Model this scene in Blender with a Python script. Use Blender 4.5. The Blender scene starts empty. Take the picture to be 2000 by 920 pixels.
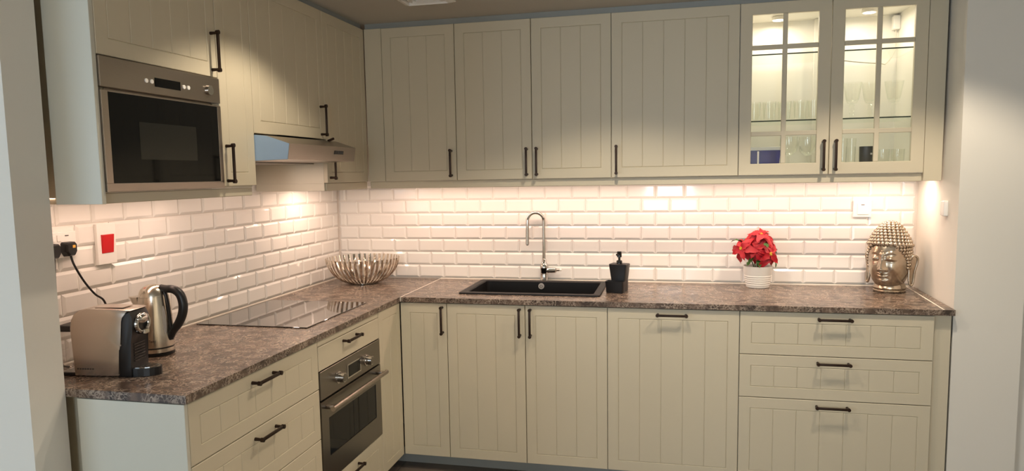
import bpy, bmesh, math, random
from mathutils import Vector, Matrix

# ------------------------------------------------------------------ camera, world, lights, exposure
scene = bpy.context.scene
C = scene.collection
PI = math.pi
rnd = random.Random(7)

cam_d = bpy.data.cameras.new('camera')
cam = bpy.data.objects.new('camera', cam_d)
C.objects.link(cam)
RIGHT = (0.97283, 0.23084, -0.01753)
UP = (-0.00643, 0.10262, 0.99470)
FWD = (-0.23141, 0.96756, -0.10132)
cam.matrix_world = Matrix(((RIGHT[0], UP[0], -FWD[0], 1.980),
                           (RIGHT[1], UP[1], -FWD[1], -4.0149),
                           (RIGHT[2], UP[2], -FWD[2], 1.5182),
                           (0, 0, 0, 1)))
cam_d.sensor_fit = 'HORIZONTAL'
cam_d.sensor_width = 36.0
cam_d.lens = 1406.08 / 2000 * 36.0
cam_d.shift_x = 20.34 / 2000
cam_d.shift_y = 23.49 / 2000
cam_d.clip_start = 0.05
scene.camera = cam

scene.view_settings.view_transform = 'Standard'
scene.view_settings.look = 'None'
scene.view_settings.gamma = 1.0
scene.view_settings.use_curve_mapping = False
scene.view_settings.exposure = 0.0

world = bpy.data.worlds.new('world')
scene.world = world
world.use_nodes = True
wn = world.node_tree
wn.nodes.clear()
sky = wn.nodes.new('ShaderNodeTexSky')
sky.sky_type = 'HOSEK_WILKIE'
sky.turbidity = 4.0
sky.sun_direction = (0.3, 0.6, 0.5)
bg = wn.nodes.new('ShaderNodeBackground')
bg.inputs['Strength'].default_value = 0.6
wo = wn.nodes.new('ShaderNodeOutputWorld')
wn.links.new(sky.outputs[0], bg.inputs['Color'])
wn.links.new(bg.outputs[0], wo.inputs['Surface'])

CEIL = 2.318


def area_light(name, loc, sx, sy, watts, color, rot=(0, 0, 0), shape='RECTANGLE', spread=PI):
    d = bpy.data.lights.new(name, 'AREA')
    d.shape = shape
    d.size = sx
    d.size_y = sy
    d.energy = watts
    d.color = color
    d.spread = spread
    o = bpy.data.objects.new(name, d)
    C.objects.link(o)
    o.location = loc
    o.rotation_euler = rot
    return o


def spot_light(name, loc, watts, color, angle, blend, radius):
    d = bpy.data.lights.new(name, 'SPOT')
    d.energy = watts
    d.color = color
    d.spot_size = angle
    d.spot_blend = blend
    d.shadow_soft_size = radius
    o = bpy.data.objects.new(name, d)
    C.objects.link(o)
    o.location = loc
    return o


# daylight coming in through the big window behind and left of the camera
area_light('window_daylight', (-2.05, -6.32, 1.2), 2.4, 2.0, 80, (0.66, 0.83, 1.0), rot=(PI / 2, 0, 0))
area_light('window_daylight_small', (1.93, -6.32, 1.55), 0.66, 1.2, 42, (0.74, 0.88, 1.0), rot=(PI / 2, 0, 0))
# recessed ceiling downlights (their housings are built further down)
WARM = (1.0, 0.845, 0.655)
DOWNLIGHTS = [(0.84, -1.60), (1.75, -1.28), (2.80, -1.20), (0.6, -5.55), (3.0, -5.55), (4.0, -5.0)]  # rear lamps are unseen, added to bounce warm light off the rear wall
for i, (lx, ly) in enumerate(DOWNLIGHTS):
    spot_light('downlight_lamp', (lx, ly, CEIL - 0.012), (27, 46, 54, 150, 150, 150)[i], WARM, math.radians(121), 0.36, 0.03)
# LED strips and pucks under the upper cabinets
LEDC = (1.0, 0.70, 0.55)
area_light('led_back', (1.75, -0.16, 1.470), 2.7, 0.03, 9.8, LEDC)
area_light('led_left', (0.17, -1.97, 1.470), 0.03, 0.52, 1.4, LEDC)
area_light('led_left_narrow', (0.17, -1.58, 1.470), 0.03, 0.18, 0.6, LEDC)
area_light('led_left_corner', (0.17, -0.5, 1.470), 0.03, 0.55, 1.8, LEDC)
area_light('hood_lamp_light', (0.30, -1.17, 1.578), 0.1, 0.35, 1.2, LEDC)
PUCKS = [(0.12, -0.50), (3.08, -0.20)]
for px, py in PUCKS:
    area_light('puck_light', (px, py, 1.468), 0.05, 0.05, 0.5 if px < 1 else 0.75, (1.0, 0.82, 0.64), shape='DISK')
CABLAMPS = [(2.485, -0.12), (2.885, -0.17)]
for px, py in CABLAMPS:
    area_light('cabinet_lamp_light', (px, py, 2.252), 0.055, 0.055, 1.35, (1.0, 0.86, 0.70), shape='DISK')

scene.cycles.transparent_max_bounces = 48

# ------------------------------------------------------------------ materials
MATS = {}


def srgb(r, g, b):
    f = lambda c: (c / 255 / 12.92) if c / 255 <= 0.04045 else ((c / 255 + 0.055) / 1.055) ** 2.4
    return (f(r), f(g), f(b), 1.0)


def base_mat(name):
    m = bpy.data.materials.new(name)
    m.use_nodes = True
    MATS[name] = m
    return m, m.node_tree, m.node_tree.nodes['Principled BSDF']


def mat(name, col, rough=0.5, metal=0.0, noise=0.04, nscale=20.0, bump=0.0, bscale=200.0, stretch=(1, 1, 1), spec=0.5, coat=0.0, aniso=0.0):
    m, nt, p = base_mat(name)
    tc = nt.nodes.new('ShaderNodeTexCoord')
    mp = nt.nodes.new('ShaderNodeMapping')
    mp.inputs['Scale'].default_value = stretch
    nt.links.new(tc.outputs['Object'], mp.inputs['Vector'])
    nz = nt.nodes.new('ShaderNodeTexNoise')
    nz.inputs['Scale'].default_value = nscale
    nz.inputs['Detail'].default_value = 3
    nt.links.new(mp.outputs[0], nz.inputs['Vector'])
    mx = nt.nodes.new('ShaderNodeMix')
    mx.data_type = 'RGBA'
    a = tuple(min(1, c * (1 - noise)) for c in col[:3]) + (1,)
    b = tuple(min(1, c * (1 + noise)) for c in col[:3]) + (1,)
    mx.inputs['A'].default_value = a
    mx.inputs['B'].default_value = b
    nt.links.new(nz.outputs['Fac'], mx.inputs['Factor'])
    nt.links.new(mx.outputs['Result'], p.inputs['Base Color'])
    p.inputs['Roughness'].default_value = rough
    p.inputs['Metallic'].default_value = metal
    p.inputs['Specular IOR Level'].default_value = spec
    p.inputs['Coat Weight'].default_value = coat
    if bump > 0:
        n2 = nt.nodes.new('ShaderNodeTexNoise')
        n2.inputs['Scale'].default_value = bscale
        nt.links.new(mp.outputs[0], n2.inputs['Vector'])
        bp = nt.nodes.new('ShaderNodeBump')
        bp.inputs['Strength'].default_value = bump
        bp.inputs['Distance'].default_value = 0.002
        nt.links.new(n2.outputs['Fac'], bp.inputs['Height'])
        nt.links.new(bp.outputs[0], p.inputs['Normal'])
    return m


mat('front', srgb(207, 197, 173), rough=0.42, noise=0.012, nscale=6, spec=0.45)
mat('carcass', srgb(214, 208, 190), rough=0.45, noise=0.01)
mat('carcass_white', srgb(240, 236, 226), rough=0.4, noise=0.01)
mat('endpanel', srgb(204, 202, 188), rough=0.4, noise=0.012, nscale=4)
mat('plaster', srgb(226, 222, 212), rough=0.85, noise=0.012, nscale=5, bump=0.05, bscale=90)
mat('ceiling', srgb(188, 184, 174), rough=0.9, noise=0.015, nscale=4)
mat('grout', srgb(226, 218, 208), rough=0.85, noise=0.03)
mat('tile', srgb(240, 237, 231), rough=0.07, noise=0.012, nscale=9, spec=0.5)
mat('handle', srgb(58, 44, 36), rough=0.38, metal=0.75, noise=0.12, nscale=60)
mat('steel', srgb(166, 156, 146), rough=0.30, metal=1.0, noise=0.05, nscale=30, bump=0.04, bscale=60, stretch=(1, 1, 40))
mat('steel_dark', srgb(138, 132, 124), rough=0.30, metal=1.0, noise=0.05, nscale=30, bump=0.04, bscale=60, stretch=(1, 1, 40))
mat('steel_kettle', srgb(208, 200, 186), rough=0.22, metal=1.0, noise=0.04, nscale=20, bump=0.03, bscale=50, stretch=(1, 1, 30))
mat('chrome', srgb(204, 200, 195), rough=0.06, metal=1.0, noise=0.01)
mat('satin_chrome', srgb(196, 192, 186), rough=0.3, metal=0.35, noise=0.02)
mat('silver_bowl', srgb(214, 204, 190), rough=0.14, metal=1.0, noise=0.03)
mat('black_glass', srgb(11, 11, 12), rough=0.05, noise=0.02, spec=0.25)
mat('blue_film', srgb(158, 184, 212), rough=0.3, noise=0.06, nscale=14)
mat('cook_glass', srgb(22, 19, 18), rough=0.045, noise=0.02, spec=0.9, coat=0.6)
mat('window_dark', srgb(28, 28, 25), rough=0.12, noise=0.08, nscale=5)
mat('black_plastic', srgb(20, 19, 20), rough=0.38, noise=0.1)
mat('black_gloss', srgb(16, 16, 17), rough=0.12, noise=0.05)
mat('granite_sink', srgb(14, 14, 14), rough=0.5, noise=0.35, nscale=400, bump=0.1, bscale=500, spec=0.3)
mat('dark_gap', srgb(26, 24, 22), rough=0.8, noise=0.05)
mat('white_plastic', srgb(243, 240, 234), rough=0.3, noise=0.01)
mat('red_plastic', srgb(205, 22, 30), rough=0.3, noise=0.04)
mat('yellow_label', srgb(222, 170, 70), rough=0.5, noise=0.05)
mat('sealant', srgb(240, 232, 218), rough=0.5, noise=0.02)
mat('coffee_silver', srgb(196, 184, 172), rough=0.27, metal=0.85, noise=0.02, nscale=8)
mat('clear_tank', srgb(226, 226, 224), rough=0.08, noise=0.02)
mat('pot_white', srgb(238, 234, 226), rough=0.35, noise=0.02)
mat('soil', srgb(50, 38, 28), rough=0.95, noise=0.3, nscale=90, bump=0.5, bscale=120)
mat('bract', srgb(178, 8, 30), rough=0.5, noise=0.28, nscale=45, bump=0.25, bscale=160)
mat('leaf', srgb(56, 92, 38), rough=0.5, noise=0.25, nscale=40, bump=0.2, bscale=150)
mat('stamen', srgb(224, 196, 62), rough=0.5, noise=0.2, nscale=90)
mat('blue_box', srgb(12, 26, 116), rough=0.35, noise=0.05)
mat('charcoal', srgb(58, 58, 60), rough=0.35, noise=0.05)
mat('plinth', srgb(150, 154, 152), rough=0.25, noise=0.02)
mat('ink', srgb(40, 36, 34), rough=0.5, noise=0.02)
mat('cable_white', srgb(214, 206, 192), rough=0.5, noise=0.02)

# aged silver for the head statue
m, nt, p = base_mat('aged_silver')
tc = nt.nodes.new('ShaderNodeTexCoord')
nz = nt.nodes.new('ShaderNodeTexNoise'); nz.inputs['Scale'].default_value = 14; nz.inputs['Detail'].default_value = 5
nt.links.new(tc.outputs['Object'], nz.inputs['Vector'])
cr = nt.nodes.new('ShaderNodeValToRGB')
cr.color_ramp.elements[0].position = 0.3; cr.color_ramp.elements[0].color = srgb(158, 138, 116)
cr.color_ramp.elements[1].position = 0.7; cr.color_ramp.elements[1].color = srgb(206, 194, 176)
nt.links.new(nz.outputs['Fac'], cr.inputs[0])
nt.links.new(cr.outputs[0], p.inputs['Base Color'])
p.inputs['Metallic'].default_value = 0.92
p.inputs['Roughness'].default_value = 0.25

# marbled dark worktop laminate
m, nt, p = base_mat('marble')
tc = nt.nodes.new('ShaderNodeTexCoord')
mp = nt.nodes.new('ShaderNodeMapping'); mp.inputs['Rotation'].default_value = (0.3, 0.2, 0.6)
nt.links.new(tc.outputs['Object'], mp.inputs['Vector'])
n1 = nt.nodes.new('ShaderNodeTexNoise'); n1.inputs['Scale'].default_value = 9; n1.inputs['Detail'].default_value = 6; n1.inputs['Distortion'].default_value = 1.2
nt.links.new(mp.outputs[0], n1.inputs['Vector'])
c1 = nt.nodes.new('ShaderNodeValToRGB')
c1.color_ramp.elements[0].position = 0.33; c1.color_ramp.elements[0].color = srgb(54, 43, 38)
c1.color_ramp.elements[1].position = 0.68; c1.color_ramp.elements[1].color = srgb(110, 91, 78)
nt.links.new(n1.outputs['Fac'], c1.inputs[0])
nd = nt.nodes.new('ShaderNodeTexNoise'); nd.inputs['Scale'].default_value = 16; nd.inputs['Detail'].default_value = 5
nt.links.new(mp.outputs[0], nd.inputs['Vector'])
va = nt.nodes.new('ShaderNodeVectorMath'); va.operation = 'MULTIPLY_ADD'
va.inputs[1].default_value = (0.16, 0.16, 0.16)
nt.links.new(nd.outputs['Color'], va.inputs[0]); nt.links.new(mp.outputs[0], va.inputs[2])
vo = nt.nodes.new('ShaderNodeTexVoronoi'); vo.feature = 'DISTANCE_TO_EDGE'; vo.inputs['Scale'].default_value = 46
nt.links.new(va.outputs[0], vo.inputs['Vector'])
c2 = nt.nodes.new('ShaderNodeValToRGB')
c2.color_ramp.elements[0].position = 0.0; c2.color_ramp.elements[0].color = (1, 1, 1, 1)
c2.color_ramp.elements[1].position = 0.15; c2.color_ramp.elements[1].color = (0, 0, 0, 1)
nt.links.new(vo.outputs['Distance'], c2.inputs[0])
n3 = nt.nodes.new('ShaderNodeTexNoise'); n3.inputs['Scale'].default_value = 22; n3.inputs['Detail'].default_value = 3
nt.links.new(mp.outputs[0], n3.inputs['Vector'])
c3 = nt.nodes.new('ShaderNodeValToRGB')
c3.color_ramp.elements[0].position = 0.34; c3.color_ramp.elements[0].color = (0, 0, 0, 1)
c3.color_ramp.elements[1].position = 0.58; c3.color_ramp.elements[1].color = (0.72, 0.72, 0.72, 1)
nt.links.new(n3.outputs['Fac'], c3.inputs[0])
mu = nt.nodes.new('ShaderNodeMath'); mu.operation = 'MULTIPLY'
nt.links.new(c2.outputs[0], mu.inputs[0]); nt.links.new(c3.outputs[0], mu.inputs[1])
mx = nt.nodes.new('ShaderNodeMix'); mx.data_type = 'RGBA'
mx.inputs['B'].default_value = srgb(190, 172, 154)
nt.links.new(mu.outputs[0], mx.inputs['Factor']); nt.links.new(c1.outputs[0], mx.inputs['A'])
nt.links.new(mx.outputs['Result'], p.inputs['Base Color'])
p.inputs['Roughness'].default_value = 0.27

# floor: large matt tiles
m, nt, p = base_mat('floor_tile')
tc = nt.nodes.new('ShaderNodeTexCoord')
br = nt.nodes.new('ShaderNodeTexBrick')
br.offset = 0.0
br.inputs['Scale'].default_value = 1.0
br.inputs['Brick Width'].default_value = 0.6; br.inputs['Row Height'].default_value = 0.6
br.inputs['Mortar Size'].default_value = 0.004
br.inputs['Color1'].default_value = srgb(104, 94, 84); br.inputs['Color2'].default_value = srgb(110, 99, 89)
br.inputs['Mortar'].default_value = srgb(80, 73, 66)
nt.links.new(tc.outputs['Object'], br.inputs['Vector'])
nt.links.new(br.outputs['Color'], p.inputs['Base Color'])
p.inputs['Roughness'].default_value = 0.4


def glass_mat(name, tint, refl=0.08, rough=0.02, edge=0.6, start=0.0):
    m = bpy.data.materials.new(name)
    m.use_nodes = True
    nt = m.node_tree
    nt.nodes.clear()
    out = nt.nodes.new('ShaderNodeOutputMaterial')
    tr = nt.nodes.new('ShaderNodeBsdfTransparent'); tr.inputs['Color'].default_value = tint
    gl = nt.nodes.new('ShaderNodeBsdfGlossy'); gl.inputs['Roughness'].default_value = rough
    gl.inputs['Color'].default_value = (0.95, 0.97, 0.96, 1)
    lw = nt.nodes.new('ShaderNodeLayerWeight'); lw.inputs['Blend'].default_value = 0.35
    mr = nt.nodes.new('ShaderNodeMapRange')
    mr.inputs['From Min'].default_value = start
    mr.inputs['To Min'].default_value = refl; mr.inputs['To Max'].default_value = edge
    nt.links.new(lw.outputs['Facing'], mr.inputs['Value'])
    mix = nt.nodes.new('ShaderNodeMixShader')
    nt.links.new(mr.outputs[0], mix.inputs[0])
    nt.links.new(tr.outputs[0], mix.inputs[1]); nt.links.new(gl.outputs[0], mix.inputs[2])
    nt.links.new(mix.outputs[0], out.inputs['Surface'])
    MATS[name] = m


glass_mat('pane_glass', (0.985, 0.99, 0.98, 1), refl=0.012, edge=0.3)
glass_mat('shelf_glass', (0.95, 0.975, 0.96, 1), refl=0.03, edge=0.35)
mat('shelf_edge', srgb(62, 74, 66), rough=0.15, noise=0.05)
glass_mat('drink_glass', (0.985, 0.988, 0.978, 1), refl=0.03, edge=0.8, start=0.18)
glass_mat('tank_glass', (0.88, 0.88, 0.88, 1), refl=0.08, edge=0.6)


def emit_mat(name, col, s):
    m = bpy.data.materials.new(name); m.use_nodes = True
    nt = m.node_tree; nt.nodes.clear()
    out = nt.nodes.new('ShaderNodeOutputMaterial')
    e = nt.nodes.new('ShaderNodeEmission'); e.inputs['Color'].default_value = col; e.inputs['Strength'].default_value = s
    nt.links.new(e.outputs[0], out.inputs['Surface'])
    MATS[name] = m


emit_mat('lamp_face', (1.0, 0.88, 0.70, 1), 6.0)


# ------------------------------------------------------------------ helpers
def empty(name, loc, label=None, cat=None, group=None, rz=0.0):
    o = bpy.data.objects.new(name, None)
    C.objects.link(o)
    o.location = loc
    o.rotation_euler = (0, 0, rz)
    o.empty_display_size = 0.05
    if label:
        o['label'] = label
    if cat:
        o['category'] = cat
        o['kind'] = 'thing'
    if group:
        o['group'] = group
    return o


def tag(o, label, cat, group=None):
    o['label'] = label
    o['category'] = cat
    o['kind'] = 'thing'
    if group:
        o['group'] = group
    return o


class MB:
    """collects shapes into one bmesh, then links it as ONE mesh object"""

    def __init__(self):
        self.bm = bmesh.new()

    def box(self, x0, x1, y0, y1, z0, z1, bev=0.0, seg=1):
        r = bmesh.ops.create_cube(self.bm, size=1.0)
        vs = r['verts']
        for v in vs:
            v.co = Vector(((x0 + x1) / 2 + v.co.x * (x1 - x0), (y0 + y1) / 2 + v.co.y * (y1 - y0), (z0 + z1) / 2 + v.co.z * (z1 - z0)))
        if bev > 0:
            es = list({e for v in vs for e in v.link_edges})
            bmesh.ops.bevel(self.bm, geom=es, offset=bev, segments=seg, profile=0.5, affect='EDGES')
        return self

    def loops(self, loops, cap0=True, cap1=True, close=True):
        rows = [[self.bm.verts.new(p) for p in lp] for lp in loops]
        n = len(rows[0])
        for a, b in zip(rows, rows[1:]):
            for i in range(n if close else n - 1):
                j = (i + 1) % n
                try:
                    self.bm.faces.new((a[i], a[j], b[j], b[i]))
                except ValueError:
                    pass
        if cap0:
            self.bm.faces.new(list(reversed(rows[0])))
        if cap1:
            self.bm.faces.new(rows[-1])
        return self

    def lathe(self, prof, cx=0, cy=0, cz=0, seg=32, cap0=True, cap1=True):
        L = []
        for r, z in prof:
            r = max(r, 1e-4)
            L.append([(cx + r * math.cos(2 * PI * i / seg), cy + r * math.sin(2 * PI * i / seg), cz + z) for i in range(seg)])
        return self.loops(L, cap0, cap1)

    def tube(self, pts, rad, seg=10, sq=1.0, caps=True):
        pts = [Vector(p) for p in pts]
        n = len(pts)
        rads = rad if isinstance(rad, (list, tuple)) else [rad] * n
        L = []
        prev = None
        for i, p in enumerate(pts):
            t = (pts[min(i + 1, n - 1)] - pts[max(i - 1, 0)]).normalized()
            if prev is None:
                ref = Vector((0, 1, 0)) if abs(t.y) < 0.9 else Vector((1, 0, 0))
                a = t.cross(ref).normalized()
            else:
                a = (prev - t * prev.dot(t)).normalized()
            prev = a
            b = t.cross(a).normalized()
            L.append([p + (a * math.cos(2 * PI * k / seg) + b * sq * math.sin(2 * PI * k / seg)) * rads[i] for k in range(seg)])
        return self.loops(L, caps, caps)

    def prism(self, poly, axis, a, b):
        """polygon in the two other axes, extruded along axis from a to b"""
        def P(u, v, w):
            return {'x': (w, u, v), 'y': (u, w, v), 'z': (u, v, w)}[axis]
        return self.loops([[P(u, v, a) for u, v in poly], [P(u, v, b) for u, v in poly]])

    def sphere(self, c, r, u=10, v=6, sc=(1, 1, 1)):
        L = []
        for j in range(v + 1):
            t = PI * j / v
            q = max(math.sin(t), 1e-3)
            L.append([(c[0] + r * sc[0] * q * math.cos(2 * PI * i / u), c[1] + r * sc[1] * q * math.sin(2 * PI * i / u), c[2] - r * sc[2] * math.cos(t)) for i in range(u)])
        self.loops(L)
        return self

    def mesh(self, name, material, smooth=None):
        bmesh.ops.recalc_face_normals(self.bm, faces=self.bm.faces)
        me = bpy.data.meshes.new(name)
        self.bm.to_mesh(me)
        self.bm.free()
        me.materials.append(MATS[material])
        if smooth is not None:
            me.polygons.foreach_set('use_smooth', [True] * len(me.polygons))
            me.set_sharp_from_angle(angle=math.radians(smooth))
        return me

    def build(self, name, material, parent=None, origin=None, smooth=None, mod=None):
        """vertices are given in the parent's frame shifted by origin (world position of the parent)"""
        if origin is not None:
            bmesh.ops.translate(self.bm, verts=self.bm.verts, vec=-Vector(origin))
        return put(name, self.mesh(name, material, smooth), parent)


def put(name, me, parent=None, loc=(0, 0, 0), rot=(0, 0, 0)):
    o = bpy.data.objects.new(name, me)
    C.objects.link(o)
    o.parent = parent
    o.location = loc
    o.rotation_euler = rot
    return o


def struct(o, label=None):
    o['kind'] = 'structure'
    if label:
        o['label'] = label
    return o


def smoothpath(pts, n=8):
    """Catmull-Rom through pts"""
    P = [Vector(p) for p in pts]
    P = [P[0] * 2 - P[1]] + P + [P[-1] * 2 - P[-2]]
    out = []
    for i in range(1, len(P) - 2):
        for k in range(n):
            t = k / n
            a, b, c, d = P[i - 1], P[i], P[i + 1], P[i + 2]
            out.append(0.5 * ((2 * b) + (c - a) * t + (2 * a - 5 * b + 4 * c - d) * t * t + (3 * b - a - 3 * c + d) * t ** 3))
    out.append(P[-2])
    return out


def text_mesh(body, size, material, name='lettering', ext=0.0003):
    cu = bpy.data.curves.new(name, 'FONT')
    cu.body = body
    cu.size = size
    cu.extrude = ext
    cu.resolution_u = 2
    o = bpy.data.objects.new(name, cu)
    C.objects.link(o)
    dg = bpy.context.evaluated_depsgraph_get()
    me = bpy.data.meshes.new_from_object(o.evaluated_get(dg))
    bpy.data.objects.remove(o)
    me.materials.clear()
    me.materials.append(MATS[material])
    return me


# ------------------------------------------------------------------ room shell
YB = 0.03      # tile face on the back wall
XL = -0.01     # tile face on the left wall
H = 0.908      # worktop top

fl = MB().box(-3.4, 4.6, -6.4, 0.3, -0.06, 0).build('floor', 'floor_tile')
struct(fl, 'grey brown tiled floor')
ce = MB().box(-3.4, 4.6, -6.4, 0.3, CEIL, CEIL + 0.08).build('ceiling', 'ceiling')
struct(ce, 'plain cream ceiling')
wb = MB().box(-0.2, 4.6, YB + 0.004, 0.2, 0, CEIL).build('wall_back', 'grout')
struct(wb, 'back wall clad in white bevelled metro tiles')
wl = MB().box(-0.2, XL - 0.004, -2.289, YB + 0.004, 0, CEIL).build('wall_left', 'grout')
struct(wl, 'left wall clad in white bevelled metro tiles')
# return wall in front of the left run
pw = MB().box(-3.3, 0.229, -2.412, -2.291, 0, CEIL).build('wall_left_return', 'plaster')
struct(pw, 'white plaster wall end beside the coffee machine')
# stub wall on the right, very slightly out of square
pr_ = MB().prism([(3.186, YB + 0.003), (3.156, -0.60), (3.418, -0.60), (3.418, YB + 0.003)], 'z', 0, CEIL).build('wall_right', 'plaster')
struct(pr_, 'white plaster wall end beside the head statue')
wrs = MB().box(3.4185, 4.5, -0.57, YB + 0.003, 0, CEIL).build('wall_right_side', 'plaster')
struct(wrs)
wr = MB().box(4.5, 4.6, -6.4, YB + 0.003, 0, CEIL).build('wall_right_room', 'plaster')
struct(wr)
wl2 = MB().box(-3.4, -3.3, -6.4, -2.291, 0, CEIL).build('wall_left_room', 'plaster')
struct(wl2)
m_ = MB()
for (xa, xb, za_, zb_) in ((-3.3, -3.28, 0, CEIL), (-3.28, -0.82, 0, 0.15), (-3.28, -0.82, 2.22, CEIL), (-0.82, 1.58, 0, CEIL), (1.58, 2.28, 0, 0.93), (1.58, 2.28, 2.17, CEIL), (2.28, 4.5, 0, CEIL)):
    m_.box(xa, xb, -6.4, -6.3, za_, zb_)
struct(m_.build('wall_rear', 'plaster'))
m_ = MB()
for xx in (-3.28, -2.08, -0.88):
    m_.box(xx, xx + 0.06, -6.31, -6.27, 0.15, 2.22)
m_.box(-3.28, -0.82, -6.31, -6.27, 0.15, 0.21).box(-3.28, -0.82, -6.31, -6.27, 2.16, 2.22)
struct(m_.build('window_1', 'white_plastic'))
m_ = MB()
for xx in (1.58, 1.915, 2.25):
    m_.box(xx, xx + 0.03, -6.31, -6.28, 0.93, 2.17)
m_.box(1.58, 2.28, -6.31, -6.28, 0.93, 0.97).box(1.58, 2.28, -6.31, -6.28, 2.13, 2.17)
struct(m_.build('window_2', 'white_plastic'))

# ------------------------------------------------------------------ wall tiles, one object each
TW, TH, GR = 0.1535, 0.0765, 0.002
tile_cache = {}


def tile_mesh(w, h, bl=True, brr=True):
    key = (round(w, 4), round(h, 4))
    if key in tile_cache:
        return tile_cache[key]
    b = min(0.0095, w * 0.3)
    L = []
    for ins, n in ((0, 0), (0, 0.0025), (b, 0.0075), (b + 0.0012, 0.008)):
        L.append([(ins, -n, ins), (w - ins, -n, ins), (w - ins, -n, h - ins), (ins, -n, h - ins)])
    me = MB().loops(L, True, True).mesh('tile', 'tile')
    tile_cache[key] = me
    return me


def tile_wall(parent, joint_of_row, lo, hi, to_world, rot, rows=8):
    z0 = 0.913
    for r in range(rows):
        j = joint_of_row(r)
        k0 = math.floor((lo - j) / TW)
        s = j + k0 * TW
        while s < hi:
            a, b = max(s + GR / 2, lo), min(s + TW - GR / 2, hi)
            if b - a > 0.012:
                put('tile', tile_mesh(b - a, TH - GR), parent, to_world(a, z0 + r * TH + GR / 2), rot)
            s += TW


# tile face stands 8 mm proud of the grout bed plane
tile_wall(wb, lambda r: 0.888 if r % 2 else 0.888 + TW / 2, XL + 0.009, 3.176, lambda a, z: (a, YB + 0.0045, z), (0, 0, 0))
tile_wall(wl, lambda r: -0.274 if r % 2 else -0.274 + TW / 2, -2.287, YB - 0.006, lambda a, z: (XL - 0.0045, a, z), (0, 0, PI / 2))

# ------------------------------------------------------------------ cabinet fronts
plank_cache = {}


def plank_mesh(w, h):
    k = (round(w, 4), round(h, 4))
    if k not in plank_cache:
        L = []
        for ins, n in ((0.0003, 0.0), (0.0003, 0.0012), (0.0022, 0.0030)):
            L.append([(ins, -n, ins), (w - ins, -n, ins), (w - ins, -n, h - ins), (ins, -n, h - ins)])
        plank_cache[k] = MB().loops(L).mesh('plank', 'front')
    return plank_cache[k]


def rect(x0, x1, z0, z1, y):
    return [(x0, y, z0), (x1, y, z0), (x1, y, z1), (x0, y, z1)]


_hm = MB()
_hl = 0.0735
_hm.box(-0.0055, 0.0055, -0.034, -0.026, -_hl + 0.006, _hl - 0.006, 0.002, 2)
for s in (-1, 1):
    _hm.tube([(0, -0.0245, s * (_hl - 0.008)), (0, -0.0355, s * (_hl - 0.008))], 0.0078, 12)
    _hm.tube([(0, 0.0005, s * (_hl - 0.010)), (0, -0.028, s * (_hl - 0.010))], [0.0062, 0.0045], 10)
HANDLE = _hm.mesh('handle', 'handle', 40)


def add_handle(door, u, v, horizontal=False, name='handle'):
    o = put(name, HANDLE, door, (u, -0.0195, v), (0, PI / 2 if horizontal else 0, 0))
    return o


def front(parent, porg, org, w, h, side, planks, name='door', inset=0.05, gap=0.0016, T=0.02):
    """panelled front: org = world position of its lower left back corner"""
    rz = 0 if side == 'B' else PI / 2
    m = MB()
    g = gap
    L = [rect(g, w - g, g, h - g, 0), rect(g, w - g, g, h - g, -(T - 0.0016)),
         rect(g + 0.0016, w - g - 0.0016, g + 0.0016, h - g - 0.0016, -T)]
    if planks:
        L += [rect(inset, w - inset, inset, h - inset, -T),
              rect(inset + 0.0022, w - inset - 0.0022, inset + 0.0022, h - inset - 0.0022, -(T - 0.0032))]
    d = put(name, m.loops(L).mesh(name, 'front'), parent, Vector(org) - Vector(porg), (0, 0, rz))
    if planks:
        iw = w - 2 * inset - 0.0044
        ih = h - 2 * inset - 0.0044
        pw_ = iw / planks
        me = plank_mesh(pw_, ih)
        for k in range(planks):
            put('plank', me, d, (inset + 0.0022 + k * pw_, -(T - 0.0033), inset + 0.0022))
    return d


def carcass(parent, porg, x0, x1, y0, y1, z0, z1, material='carcass', top=True, open_axis='y', t=0.018, name='body', bottom=True):
    m = MB()
    if open_axis == 'y':    # open towards -y
        m.box(x0, x0 + t, y0, y1, z0, z1).box(x1 - t, x1, y0, y1, z0, z1)
        m.box(x0 + t, x1 - t, y1 - 0.006, y1, z0, z1)
        if bottom:
            m.box(x0 + t, x1 - t, y0, y1 - 0.006, z0, z0 + t)
        if top:
            m.box(x0 + t, x1 - t, y0, y1 - 0.006, z1 - t, z1)
    else:                   # open towards +x
        m.box(x0, x1, y0, y0 + t, z0, z1).box(x0, x1, y1 - t, y1, z0, z1)
        m.box(x0, x0 + 0.006, y0 + t, y1 - t, z0, z1)
        if bottom:
            m.box(x0 + 0.006, x1, y0 + t, y1 - t, z0, z0 + t)
        if top:
            m.box(x0 + 0.006, x1, y0 + t, y1 - t, z1 - t, z1)
    return m.build(name, material, parent, porg)


ZU0, ZU1 = 1.4904, 2.2904
UB = YB - 0.009    # backs of cabinets sit just off the tiles
# ---------------- upper cabinets on the back wall
XU = 0.4807


def upper(name, label, x0, x1, cat='cabinet'):
    org = (x0, UB, ZU0)
    e = empty(name, org, label, cat)
    carcass(e, org, x0 + 0.0005, x1 - 0.0005, -0.3695, UB, ZU0, ZU1)
    return e, org


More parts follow.
